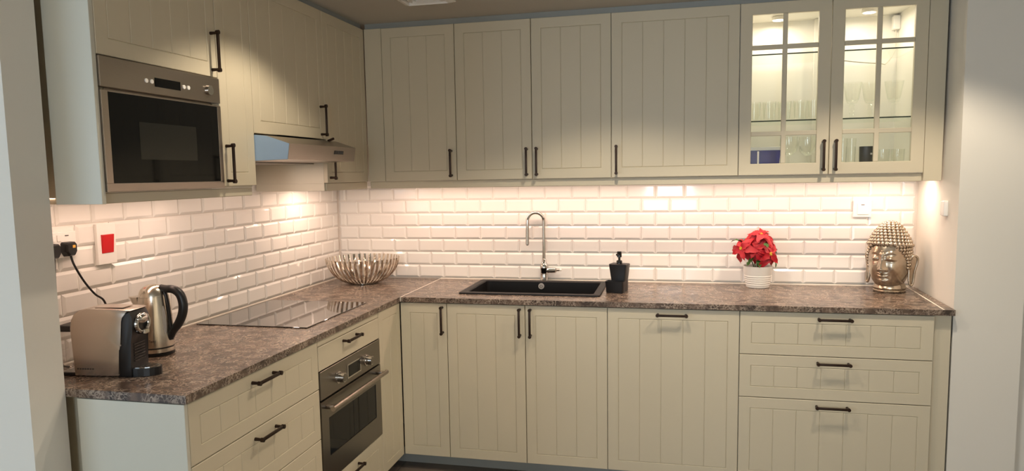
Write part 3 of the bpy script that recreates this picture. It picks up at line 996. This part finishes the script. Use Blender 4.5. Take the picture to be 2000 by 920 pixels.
hp = smoothpath([(0.030, 0, 0.236), (0.052, 0, 0.232), (0.082, 0, 0.230), (0.105, 0, 0.212), (0.114, 0, 0.178), (0.108, 0, 0.142), (0.090, 0, 0.108), (0.070, 0, 0.085), (0.056, 0, 0.060)], 5)
nh = len(hp)
MB().tube(hp, [0.0122 + 0.0035 * math.sin(PI * i / (nh - 1)) for i in range(nh)], 14, 1.0).build('handle', 'black_plastic', kt, None, 60)
MB().tube(smoothpath([(0.0615, 0, 0.052), (0.060, 0, 0.10), (0.0555, 0, 0.16), (0.05, 0, 0.205), (0.038, 0, 0.234)], 5), [0.0065] * 21, 12, 1.2).build('handle_mount', 'black_plastic', kt, None, 60)


def kr(z):
    for (r0, z0), (r1, z1) in zip(KP, KP[1:]):
        if z0 <= z <= z1:
            return r0 + (r1 - r0) * (z - z0) / (z1 - z0)
    return KP[0][0]


# water gauge window on the side towards the camera
gp = MB()
L = []
a0 = math.radians(-22)
for k in range(9):
    z = 0.075 + 0.10 * k / 8
    wv = math.radians(7.5) * math.sqrt(max(0.03, 1 - (2 * k / 8 - 1) ** 2))
    r = kr(z)
    L.append([(r * 1.004 * math.cos(a0 - wv), r * 1.004 * math.sin(a0 - wv), z), (r * 1.02 * math.cos(a0), r * 1.02 * math.sin(a0), z), (r * 1.004 * math.cos(a0 + wv), r * 1.004 * math.sin(a0 + wv), z), (r * 0.98 * math.cos(a0), r * 0.98 * math.sin(a0), z)])
gp.loops(L).build('water_gauge', 'clear_tank', kt, None, 60)


def wrap_text(body, size, z, ang):
    me = text_mesh(body, size, 'ink')
    xs = [v.co.x for v in me.vertices]
    cxm = (max(xs) + min(xs)) / 2
    for v in me.vertices:
        zz = z + v.co.y
        r = kr(zz) + 0.0004 + v.co.z
        t = ang + (v.co.x - cxm) / kr(zz)
        v.co = (r * math.cos(t), r * math.sin(t), zz)
    put('lettering', me, kt)


wrap_text('Tefal', 0.0125, 0.052, math.radians(-66))

# ------------------------------------------------------------------ coffee machine
cm = empty('coffee_machine', (0.149, -2.178, H), 'silver capsule coffee machine with black front beside the wall end', 'coffee machine', rz=math.radians(7))
W = 0.094
cm.scale = (1.0, 1.0, 0.93)


def yprism(poly, y0, y1, bev=0.0):
    m = MB()
    m.prism(poly, 'y', y0, y1)
    if bev:
        es = [e_ for e_ in m.bm.edges if abs(e_.verts[0].co.y - e_.verts[1].co.y) < 1e-6]
        bmesh.ops.bevel(m.bm, geom=es, offset=bev, segments=2, profile=0.5, affect='EDGES')
    return m


side = [(0.006, 0.004), (0.152, 0.004), (0.1575, 0.010), (0.1565, 0.094), (0.160, 0.100), (0.168, 0.106), (0.170, 0.112), (0.170, 0.190), (0.174, 0.205), (0.186, 0.218), (0.204, 0.226), (0.198, 0.229), (0.10, 0.232), (0.060, 0.232), (0.035, 0.228), (0.016, 0.214), (0.005, 0.193), (0.0, 0.165)]
yprism(side, 0, W, 0.004).build('shell', 'coffee_silver', cm, None, 30)
blk = [(0.150, 0.0006), (0.196, 0.0006), (0.196, 0.04), (0.198, 0.125), (0.206, 0.150), (0.211, 0.180), (0.208, 0.205), (0.200, 0.2215), (0.18, 0.215), (0.165, 0.2), (0.164, 0.115), (0.152, 0.102)]
yprism(blk, 0.002, W - 0.002, 0.003).build('front_block', 'black_plastic', cm, None, 30)
for k in range(7):
    z = 0.050 + k * 0.0095
    MB().box(0.1945, 0.1995, 0.02, W - 0.02, z, z + 0.004).build('front_slat', 'black_gloss', cm)
# chrome lever ring
lv = MB()
n = 28
cyl = W / 2
ring = []
for k in range(n):
    t = 2 * PI * k / n
    ring.append((0.213, cyl + 0.032 * math.cos(t), 0.177 + 0.029 * math.sin(t)))
for k in range(n):
    p0, p1 = ring[k], ring[(k + 1) % n]
    lv.tube([p0, p1], 0.0075, 8, caps=False)
lv.sphere((0.217, cyl - 0.004, 0.193), 0.022, 16, 10, (0.5, 1.3, 0.75))
lv.build('lever', 'chrome', cm, None, 80)
MB().box(0.203, 0.229, cyl - 0.014, cyl + 0.014, 0.140, 0.158, 0.004, 2).build('coffee_outlet', 'chrome', cm)
tr = [(0.192 + 0.075 * math.cos(t) * 1.0, cyl + 0.040 * math.sin(t)) for t in [(-PI / 2 + PI * k / 12) for k in range(13)]]
tr = [(0.175, cyl - 0.040)] + tr + [(0.175, cyl + 0.040)]
trm = MB().prism(tr, 'z', 0.0012, 0.028).build('drip_tray', 'black_plastic', cm)
tr2 = [(0.198 + 0.064 * math.cos(t), cyl + 0.034 * math.sin(t)) for t in [(-PI / 2 + PI * k / 12) for k in range(13)]]
MB().prism(tr2, 'z', 0.0282, 0.0305).build('drip_grid', 'chrome', trm)
for k in range(5):
    MB().box(0.206 + k * 0.011, 0.211 + k * 0.011, cyl - 0.028 + k * 0.003, cyl + 0.028 - k * 0.003, 0.0306, 0.0312).build('grid_slot', 'black_plastic', trm)
MB().box(0.075, 0.17, 0.02, W - 0.02, 0.2325, 0.2345, 0.001).build('top_lid', 'coffee_silver', cm)
wt = MB()
wt.loops([rr(-0.055, -0.001, 0.012, W - 0.012, 0.015, 0.012), rr(-0.055, -0.001, 0.012, W - 0.012, 0.015, 0.150)])
wt.build('water_tank', 'tank_glass', cm, None, 30)
MB().box(-0.056, 0.002, 0.010, W - 0.010, 0.151, 0.172, 0.005, 2).build('tank_lid', 'black_plastic', cm)
MB().box(-0.05, 0.006, 0.012, W - 0.012, 0.0008, 0.0115, 0.002).build('tank_foot', 'black_plastic', cm)
for k in range(7):
    xx = 0.016 + k * 0.0085
    MB().box(xx, xx + 0.0045, -0.0006, 0.001, 0.026, 0.0305).build('mark', 'ink', cm)

# ------------------------------------------------------------------ sockets, plugs, switches
XT = XL + 0.0055
org = (XT, -2.06, 1.31)
so = empty('wall_socket', org, 'white double wall socket behind the coffee machine', 'socket')
MB().box(XT - 0.002, XT + 0.010, -2.125, -1.977, 1.267, 1.353, 0.002, 2).build('plate', 'white_plastic', so, org)
for yy in (-2.072, -2.048):
    MB().box(XT + 0.0095, XT + 0.013, yy - 0.008, yy + 0.008, 1.322, 1.343, 0.001).build('rocker', 'white_plastic', so, org)
MB().box(XT + 0.0098, XT + 0.0112, -2.022, -2.008, 1.338, 1.341).build('indicator', 'ink', so, org)


def plug(yc, zc, label, pts, mark):
    org = (XT + 0.011, yc, zc)
    e = empty('plug', org, label, 'plug')
    m = MB()
    hexp = [(-0.021, 0.017), (-0.017, 0.022), (0.017, 0.022), (0.021, 0.017), (0.021, -0.010), (0.012, -0.024), (-0.012, -0.024), (-0.021, -0.010)]
    m.loops([[(0.0, u * 1.05, v * 1.05) for u, v in hexp], [(0.020, u, v) for u, v in hexp], [(0.027, u * 0.82, v * 0.82) for u, v in hexp]])
    m.build('plug_body', 'black_plastic', e)
    if mark:
        MB().box(0.0265, 0.0278, 0.000, 0.011, 0.003, 0.012).build('fuse_label', 'yellow_label', e)
    MB().tube(smoothpath(pts, 6), 0.0036, 8).build('cable', 'black_plastic', e, org, 60)


px_ = XT + 0.024
plug(-2.022, 1.296, 'black plug with yellow label on the right half of the double socket',
     [(px_, -2.02, 1.277), (px_ + 0.004, -2.012, 1.24), (px_ + 0.008, -1.98, 1.18), (px_ + 0.01, -1.94, 1.13), (px_ + 0.008, -1.90, 1.10), (px_ + 0.006, -1.885, 1.05), (px_ + 0.006, -1.90, 0.96), (px_ + 0.03, -1.915, 0.916)], True)
plug(-2.088, 1.294, 'black plug half hidden by the white wall end',
     [(px_, -2.086, 1.275), (px_ + 0.002, -2.089, 1.24), (px_ + 0.004, -2.095, 1.18), (px_ + 0.004, -2.10, 1.05), (px_ + 0.01, -2.10, 0.93), (px_ + 0.04, -2.10, 0.914)], False)
org = (XT, -1.842, 1.295)
cs = empty('cooker_switch', org, 'tall white cooker switch with big red rocker on the left wall', 'switch')
MB().box(XT - 0.002, XT + 0.011, -1.886, -1.799, 1.222, 1.368, 0.002, 2).build('plate', 'white_plastic', cs, org)
m_ = MB()
m_.loops([[(XT + 0.0105, y, z) for y, z in ((-1.869, 1.262), (-1.814, 1.262), (-1.814, 1.329), (-1.869, 1.329))], [(x, y, z) for x, y, z in ((XT + 0.013, -1.868, 1.263), (XT + 0.013, -1.815, 1.263), (XT + 0.019, -1.815, 1.328), (XT + 0.019, -1.868, 1.328))]])
m_.build('rocker', 'red_plastic', cs, org)
YT = YB - 0.0055
org = (2.927, YT, 1.309)
ls = empty('light_switch', org, 'square white switch on the back wall above the head statue', 'switch')
MB().box(2.884, 2.970, YT - 0.010, YT + 0.002, 1.266, 1.352, 0.002, 2).build('plate', 'white_plastic', ls, org)
rk = MB().box(2.903, 2.957, YT - 0.0135, YT - 0.0095, 1.279, 1.337, 0.001).build('rocker', 'white_plastic', ls, org)
MB().box(2.920, 2.936, YT - 0.0142, YT - 0.0134, 1.328, 1.331).build('indicator', 'ink', rk, org)
org = (3.163, -0.42, 1.33)
se = empty('wall_sensor', org, 'small white sensor on the right side wall', 'sensor', rz=0.0)
MB().box(3.146, 3.1665, -0.462, -0.425, 1.297, 1.367, 0.006, 3).build('sensor_body', 'white_plastic', se, org, 40)
MB().box(3.150, 3.1675, -0.415, -0.400, 1.300, 1.364, 0.005, 3).build('magnet', 'white_plastic', se, org, 40)

# ------------------------------------------------------------------ poinsettia
po = empty('potted_poinsettia', (2.412, -0.085, H), 'red poinsettia in a white ribbed pot against the tiles', 'potted plant')
pp = [(0.0555, 0.0004), (0.058, 0.003), (0.0585, 0.008)]
for k in range(5):
    z = 0.012 + k * 0.011
    r = 0.0595 + k * 0.0018
    pp += [(r, z), (r + 0.0016, z + 0.003), (r + 0.0016, z + 0.007), (r + 0.0002, z + 0.0095)]
pp += [(0.0688, 0.07), (0.0718, 0.110), (0.0728, 0.113), (0.070, 0.113), (0.067, 0.098)]
MB().lathe(pp, 0, 0, 0, 40).build('pot', 'pot_white', po, None, 25)
MB().lathe([(0.066, 0.094), (0.066, 0.098), (0.03, 0.102)], 0, 0, 0, 24).build('soil', 'soil', po, None)


def leafmesh(name, length, width, material, droop=0.25, fold=0.25, seed=0):
    r_ = random.Random(seed)
    m = MB()
    n = 8
    L = []
    for k in range(n + 1):
        t = k / n
        w = width * (math.sin(PI * min(1, t * 1.02) ** 0.8) ** 0.85 if 0 < t < 1 else 0.02) * 0.5
        if 0 < t < 1:
            w *= 1 + 0.16 * math.sin(t * 15 + seed)
        x = length * t
        z = -droop * length * t * t + 0.08 * length * math.sin(t * 5 + seed)
        wav = 0.10 * width * math.sin(t * 11 + seed * 2)
        L.append([(x, -w, z + fold * w + wav), (x, 0, z), (x, w, z + fold * w - wav), (x, 0, z - 0.0008)])
    m.loops(L)
    return m.mesh(name, material, 50)


bracts = [leafmesh('bract', 1, 0.55, 'bract', 0.30 + 0.14 * s, 0.35, s) for s in range(4)]
leaves = [leafmesh('leaf', 1, 0.5, 'leaf', 0.35, 0.3, 9 + s) for s in range(2)]


def flower(cx, cy, cz, nrm, size, count, seed, eye=True):
    r_ = random.Random(seed)
    e = empty('flower_head', (cx, cy, cz))
    e.parent = po
    q = Vector(nrm).normalized().to_track_quat('Z', 'Y')
    e.rotation_mode = 'QUATERNION'
    e.rotation_quaternion = q
    for ring_, (nb, sc, tilt) in enumerate(((count, 1.0, 0.12), (count - 2, 0.72, -0.30))):
        for k in range(nb):
            o = put('bract', bracts[r_.randrange(4)], e, (0, 0, 0.002 + 0.004 * ring_), (0, 0, 0))
            s = size * sc * r_.uniform(0.88, 1.12)
            o.scale = (s, s * r_.uniform(0.9, 1.15), s)
            o.rotation_euler = (r_.uniform(-0.25, 0.25), tilt + r_.uniform(-0.18, 0.18), 2 * PI * k / nb + ring_ * 0.5 + r_.uniform(-0.15, 0.15))
    if not eye:
        return e
    m = MB()
    for k in range(7):
        t = 2 * PI * k / 6
        rr_ = 0 if k == 6 else 0.0062
        m.sphere((rr_ * math.cos(t), rr_ * math.sin(t), 0.010), 0.0034, 6, 4, (1, 1, 1.4))
    m.build('cyathia', 'stamen', e)
    return e


flower(-0.085, -0.050, 0.206, (-0.55, -0.75, 0.30), 0.076, 6, 1)
flower(0.050, -0.060, 0.180, (0.45, -0.80, 0.25), 0.078, 6, 2)
flower(0.008, -0.020, 0.272, (0.10, -0.55, 0.80), 0.080, 7, 3)
flower(-0.018, -0.050, 0.205, (-0.10, -0.80, 0.50), 0.078, 7, 4, False)
flower(0.050, 0.000, 0.235, (0.55, -0.30, 0.60), 0.072, 6, 5, False)
flower(-0.045, 0.005, 0.238, (-0.45, -0.2, 0.75), 0.068, 6, 6, False)
for (x, y, z, rzv, ry, s) in ((-0.07, -0.01, 0.245, PI - 0.1, -0.15, 0.065), (-0.03, -0.05, 0.165, PI + 0.7, 0.6, 0.06), (0.06, -0.02, 0.17, -0.4, 0.9, 0.065), (0.03, -0.05, 0.235, -1.5, 0.1, 0.05), (0.0, -0.04, 0.15, -1.6, 0.5, 0.055), (0.05, 0.02, 0.20, 0.5, 0.2, 0.06)):
    o = put('leaf', leaves[rnd.randrange(2)], po, (x, y, z), (0, ry, rzv))
    o.scale = (s, s, s)
for (x, y, z) in ((-0.088, -0.055, 0.205), (0.05, -0.06, 0.17), (0.005, -0.015, 0.275), (-0.02, -0.05, 0.205), (0.055, 0, 0.24), (-0.05, 0.005, 0.245)):
    MB().tube(smoothpath([(x * 0.2, y * 0.2, 0.098), (x * 0.45, y * 0.5 + 0.008, 0.15), (x, y + 0.008, z)], 4), 0.0026, 6).build('stem', 'leaf', po, None, 60)

# ------------------------------------------------------------------ head statue
hs = empty('head_statue', (3.018, -0.150, H), 'aged silver serene head statue with beaded curls and long ears', 'statue', rz=math.radians(-34))


def G(x, s):
    return math.exp(-(x / s) ** 2)


def face_r(th, z):
    """horizontal radius scale at azimuth th (0 = facing -y) and height z (0 chin .. 1 crown), with features"""
    return 0


HZ0, HZ1 = 0.020, 0.300      # chin to skull top
m_ = MB()
NU, NV = 120, 110
rows = []
for j in range(NV + 1):
    v = j / NV
    zz = HZ0 + (HZ1 - HZ0) * (0.5 - 0.5 * math.cos(PI * v))
    fz_ = zz
    q = (zz - HZ0) / (HZ1 - HZ0)
    # egg profile: half-width and half-depth
    prof_w = math.sqrt(max(0, 1 - ((q - 0.56) / (0.56 if q < 0.56 else 0.44)) ** 2)) ** (0.58 if q < 0.56 else 0.95)
    hw = 0.0925 * prof_w
    hdp = 0.104 * prof_w
    row = []
    for i in range(NU):
        th = 2 * PI * i / NU
        sx, sy = math.sin(th), -math.cos(th)
        x, y = hw * sx, hdp * sy
        fr_ = max(0.0, -sy) ** 0.6 if sy < 0 else 0.0
        if sy < 0:
            u = x
            d = 0.0
            # flatten the face a little
            y *= 1 - 0.06 * G(u, 0.06)
            # brow ridge arcs
            for s in (-1, 1):
                bz = 0.191 + 0.011 * G(u - s * 0.040, 0.022)
                d += 0.0050 * G(zz - bz, 0.0055) * G(u - s * 0.040, 0.030)
                # eye socket and closed bulging lid
                d -= 0.0100 * G(zz - 0.172, 0.019) * G(u - s * 0.037, 0.026)
                d += 0.0205 * G(zz - 0.1720, 0.0125) * G(u - s * 0.039, 0.0205)
                d -= 0.0060 * G(zz - (0.1585 + 5.0 * (u - s * 0.039) ** 2), 0.0028) * G(u - s * 0.039, 0.024)
                # cheeks
                d += 0.0050 * G(zz - 0.118, 0.028) * G(u - s * 0.046, 0.024)
                # nostril wings
                d += 0.0125 * G(zz - 0.1195, 0.0085) * G(u - s * 0.0155, 0.0078)
                d -= 0.0045 * G(zz - 0.121, 0.011) * G(u - s * 0.0275, 0.006)
            # nose bridge and tip
            if zz > 0.100:
                t = min(1, max(0, (0.192 - zz) / (0.192 - 0.119)))
                fade = G(min(0, zz - 0.118), 0.0055)
                d += (0.006 + 0.0205 * t ** 1.2) * G(u, 0.0085 + 0.0045 * t) * fade * (1 if zz < 0.192 else G(zz - 0.192, 0.012))
            # philtrum, lips, chin
            d -= 0.0035 * G(zz - 0.1065, 0.0045) * G(u, 0.006)
            d += 0.0100 * G(zz - 0.0985, 0.0050) * G(u, 0.0230)
            d -= 0.0085 * G(zz - (0.0922 + 0.004 * (abs(u) / 0.026) ** 2), 0.0024) * G(u, 0.028)
            d += 0.0110 * G(zz - 0.0858, 0.0055) * G(u, 0.0185)
            d -= 0.0060 * G(zz - 0.0750, 0.0055) * G(u, 0.022)
            d += 0.0085 * G(zz - 0.0600, 0.0120) * G(u, 0.024)
            y -= d * min(1, fr_ * 1.2)
        row.append((x, y, zz))
    rows.append(row)
m_.loops(rows, True, True)
bmesh.ops.remove_doubles(m_.bm, verts=m_.bm.verts, dist=1e-5)
m_.build('face', 'aged_silver', hs, None, 80)
MB().sphere((0, -0.0975, 0.2090), 0.0048, 12, 8).build('forehead_dot', 'aged_silver', hs, None, 80)
# neck and foot
MB().lathe([(0.066, 0.0004), (0.0725, 0.003), (0.0740, 0.008), (0.070, 0.0125), (0.0735, 0.016), (0.0755, 0.022), (0.071, 0.028), (0.070, 0.034), (0.064, 0.045), (0.05, 0.06)], 0, 0.012, 0, 40).build('neck', 'aged_silver', hs, None, 50)
# hair cap and curls
hc = MB()
HAIR = []


def hair_pt(az, h):
    """az around (0 = front), h = 0 at the hairline .. 1 at the crown"""
    q = max(0.0, 1 - h) ** 0.47
    return Vector((0.0955 * q * math.sin(az), 0.003 - 0.0995 * q * math.cos(az), 0.2445 + 0.0995 * h - 0.020 * (1 - math.cos(az)) * 0.5 * (1 - h)))


capL = []
for j in range(17):
    capL.append([hair_pt(2 * PI * i / 48, j / 16) * 0.985 + Vector((0, 0, 0.0025)) for i in range(48)])
hc.loops(capL, True, True)
bmesh.ops.remove_doubles(hc.bm, verts=hc.bm.verts, dist=1e-5)
hc.build('hair_cap', 'aged_silver', hs, None, 80)
cu = MB()


def bead(p, r):
    cu.sphere(p, r, 10, 6)


h_, rowi = 0.0, 0
while h_ < 0.985:
    circ = 2 * PI * 0.102 * (1 - h_) ** 0.47
    nb = max(4, int(circ / 0.0190))
    for k in range(nb):
        bead(hair_pt(2 * PI * (k + 0.5 * (rowi % 2) + 0.23 * rowi) / nb, h_), 0.0099)
    p0 = hair_pt(0, h_)
    de = 0.004
    while h_ + de < 1 and (hair_pt(0, h_ + de) - p0).length < 0.0158:
        de += 0.004
    h_ += de
    rowi += 1
bead(hair_pt(0, 1.0), 0.0095)
# hair running down behind the temples and the back of the head
for s in (-1, 1):
    for j in range(8):
        z = 0.231 - j * 0.0152
        for k in range(9):
            az = s * (0.72 + 0.19 * j - 0.013 * j * j + k * 0.185)
            if az * s > PI:
                continue
            q = (z - HZ0) / (HZ1 - HZ0)
            pwid = math.sqrt(max(0, 1 - ((q - 0.56) / (0.56 if q < 0.56 else 0.44)) ** 2)) ** 0.58
            bead(Vector((0.0945 * pwid * math.sin(az), -0.104 * pwid * math.cos(az), z)), 0.0086)
cu.build('curls', 'aged_silver', hs, None, 80)
# long ears
for s in (-1, 1):
    ear = MB()
    outer = smoothpath([(s * 0.088, 0.002, 0.158), (s * 0.098, 0.002, 0.176), (s * 0.110, 0.012, 0.184), (s * 0.1185, 0.024, 0.172), (s * 0.116, 0.026, 0.145), (s * 0.109, 0.020, 0.110), (s * 0.108, 0.012, 0.070), (s * 0.105, 0.006, 0.045), (s * 0.098, 0.0, 0.040), (s * 0.092, -0.002, 0.060), (s * 0.090, 0.0, 0.100), (s * 0.088, 0.002, 0.135)], 5)
    ear.tube(outer, 0.0055, 10)
    # thin ear leaf filling the loop
    ctr = Vector((s * 0.096, 0.006, 0.11))
    inner = [ctr + (Vector(p_) - ctr) * 0.97 for p_ in outer]
    ear.loops([[p_ + Vector((-s * 0.001, 0.002, 0)) for p_ in inner], [p_ + Vector((-s * 0.004, 0.006, 0)) for p_ in inner]])
    ear.build('ear', 'aged_silver', hs, None, 60)

# ------------------------------------------------------------------ ceiling vent and downlights
org = (0.88, -0.86, CEIL)
cv = empty('ceiling_vent', org, 'square white ceiling vent above the corner', 'vent')
vx0, vx1, vy0, vy1 = 0.755, 1.000, -0.985, -0.738


def sqring(m, i0, i1, z0, z1):
    R_ = lambda i, z: [(vx0 + i, vy0 + i, z), (vx1 - i, vy0 + i, z), (vx1 - i, vy1 - i, z), (vx0 + i, vy1 - i, z)]
    m.loops([R_(i0, CEIL - 0.0004), R_(i0, z1), R_(i1, z0), R_(i1, CEIL - 0.0004)], False, False)


m_ = MB(); sqring(m_, 0.0, 0.028, CEIL - 0.016, CEIL - 0.006); m_.build('frame', 'white_plastic', cv, org)
for i in range(3):
    m_ = MB(); sqring(m_, 0.034 + 0.026 * i, 0.054 + 0.026 * i, CEIL - 0.012, CEIL - 0.004); m_.build('louvre', 'white_plastic', cv, org)
for i, (lx, ly) in enumerate(DOWNLIGHTS):
    dl = MB()
    dl.lathe([(0.045, 0), (0.045, -0.004), (0.035, -0.004), (0.035, 0)], lx, ly, CEIL - 0.0003, 28, False, False)
    tag(dl.build('ceiling_downlight', 'white_plastic', None, None, 40), 'round recessed ceiling downlight ' + ('above the left drawers', 'above the middle of the kitchen', 'near the right wall end', 'added by the rear wall between the windows for bounce light', 'added by the rear wall right of the small window for bounce light', 'added in the rear right corner for bounce light')[i], 'lamp', 'recessed ceiling downlights')

# ------------------------------------------------------------------ things in the glass cabinet


def vessel(name, label, cat, group, me_list, x, y, z):
    e = empty(name, (x, y, z), label, cat, group)
    for n_, me in me_list:
        put(n_, me, e)
    return e


def glass_mesh(name, prof, material='drink_glass', seg=20):
    return MB().lathe(prof, 0, 0, 0, seg, True, False).mesh(name, material, 40)


tumbler = glass_mesh('bowl', [(0.026, 0.0004), (0.0275, 0.012), (0.0285, 0.045), (0.0325, 0.092), (0.0312, 0.092), (0.0272, 0.048), (0.0262, 0.014), (0.002, 0.012)])
zsh = SH2 + 0.0004
ZB = ZU0 + 0.0184
ORD = ('leftmost', 'second', 'third', 'fourth', 'rightmost')
for k, (x, y) in enumerate(((2.362, -0.255), (2.432, -0.26), (2.502, -0.255), (2.572, -0.26), (2.636, -0.255), (2.395, -0.17), (2.465, -0.17), (2.535, -0.17), (2.605, -0.17))):
    o = put('tumbler', tumbler, None, (x, y, zsh))
    row_ = 'front' if k < 5 else 'back'
    w_ = ORD[k] if k < 5 else ('leftmost', 'second', 'third', 'rightmost')[k - 5]
    tag(o, w_ + ' clear tumbler of the ' + row_ + ' row on the middle shelf behind the left glass door', 'glass', 'tumblers on the middle shelf')
gb = glass_mesh('bowl', [(0.003, 0.068), (0.020, 0.072), (0.028, 0.085), (0.034, 0.115), (0.042, 0.168), (0.0405, 0.168), (0.032, 0.115), (0.026, 0.088), (0.002, 0.078)], seg=16)
gs = MB().lathe([(0.034, 0.0004), (0.033, 0.004), (0.010, 0.008), (0.008, 0.018), (0.013, 0.026), (0.008, 0.034), (0.013, 0.042), (0.009, 0.052), (0.013, 0.060), (0.006, 0.0675)], 0, 0, 0, 12).mesh('stem', 'drink_glass', 20)
for (x, y, lab) in ((2.805, -0.245, 'cut crystal goblet at the left of the middle shelf behind the right glass door'),
                    (2.892, -0.215, 'cut crystal goblet half hidden by the lattice bar of the right glass door'),
                    (2.985, -0.245, 'cut crystal goblet at the right of the middle shelf behind the right glass door')):
    vessel('crystal_goblet', lab, 'glass', 'crystal goblets', (('bowl', gb), ('stem', gs)), x, y, zsh)
wb1 = glass_mesh('bowl', [(0.003, 0.072), (0.018, 0.076), (0.036, 0.095), (0.043, 0.125), (0.040, 0.165), (0.0388, 0.165), (0.0415, 0.125), (0.0345, 0.097), (0.017, 0.079), (0.002, 0.077)])
ws1 = MB().lathe([(0.032, 0.0004), (0.031, 0.003), (0.006, 0.006), (0.0038, 0.015), (0.0038, 0.060), (0.007, 0.0715)], 0, 0, 0, 14).mesh('stem', 'drink_glass', 40)
for (x, y, lab) in ((2.522, -0.28, 'round wine glass on the cabinet floor nearest the blue box'),
                    (2.613, -0.235, 'round wine glass on the cabinet floor nearest the door handle')):
    vessel('wine_glass', lab, 'glass', 'wine glasses', (('bowl', wb1), ('stem', ws1)), x, y, ZB)
bx = empty('storage_box', (2.412, -0.235, ZB), 'dark blue box with white lid on the glass cabinet floor', 'box')
m_ = MB(); m_.loops([rr(-0.070, 0.064, -0.06, 0.06, 0.008, 0.0004), rr(-0.074, 0.072, -0.064, 0.064, 0.008, 0.102)])
m_.build('box', 'blue_box', bx, None, 30)
m_ = MB(); m_.loops([rr(-0.077, 0.075, -0.067, 0.067, 0.009, 0.1022), rr(-0.077, 0.075, -0.067, 0.067, 0.009, 0.116), rr(-0.072, 0.070, -0.062, 0.062, 0.009, 0.119)])
m_.build('lid', 'white_plastic', bx, None, 30)
MB().box(-0.036, -0.028, -0.0665, -0.0635, 0.006, 0.098).build('stripe', 'white_plastic', bx)
tall = glass_mesh('bowl', [(0.017, 0.0004), (0.018, 0.01), (0.021, 0.150), (0.0198, 0.150), (0.0168, 0.014), (0.002, 0.012)], seg=16)
for (x, y, lab) in ((2.764, -0.275, 'tall slim glass at the far left of the cabinet floor, right glass door'),
                    (2.808, -0.25, 'tall slim glass beside the dark cup, right glass door')):
    tag(put('tall_glass', tall, None, (x, y, ZB)), lab, 'glass', 'tall slim glasses')
dc = empty('dark_cup', (2.869, -0.27, ZB), 'charcoal cup with small emblem on the glass cabinet floor', 'cup')
MB().lathe([(0.027, 0.0004), (0.030, 0.004), (0.0315, 0.110), (0.0298, 0.110), (0.028, 0.01)], 0, 0, 0, 24).build('cup', 'charcoal', dc, None, 40)
MB().tube([(0.014, -0.0265, 0.075), (0.0145, -0.029, 0.075)], 0.0048, 12).build('emblem', 'white_plastic', dc)
low = glass_mesh('bowl', [(0.025, 0.0004), (0.027, 0.010), (0.030, 0.095), (0.0285, 0.095), (0.025, 0.014), (0.002, 0.012)])
for (x, y, lab) in ((2.944, -0.255, 'short clear tumbler on the cabinet floor next to the dark cup'),
                    (3.010, -0.25, 'short clear tumbler at the far right of the cabinet floor')):
    tag(put('tumbler', low, None, (x, y, ZB)), lab, 'glass', 'short tumblers on the cabinet floor')
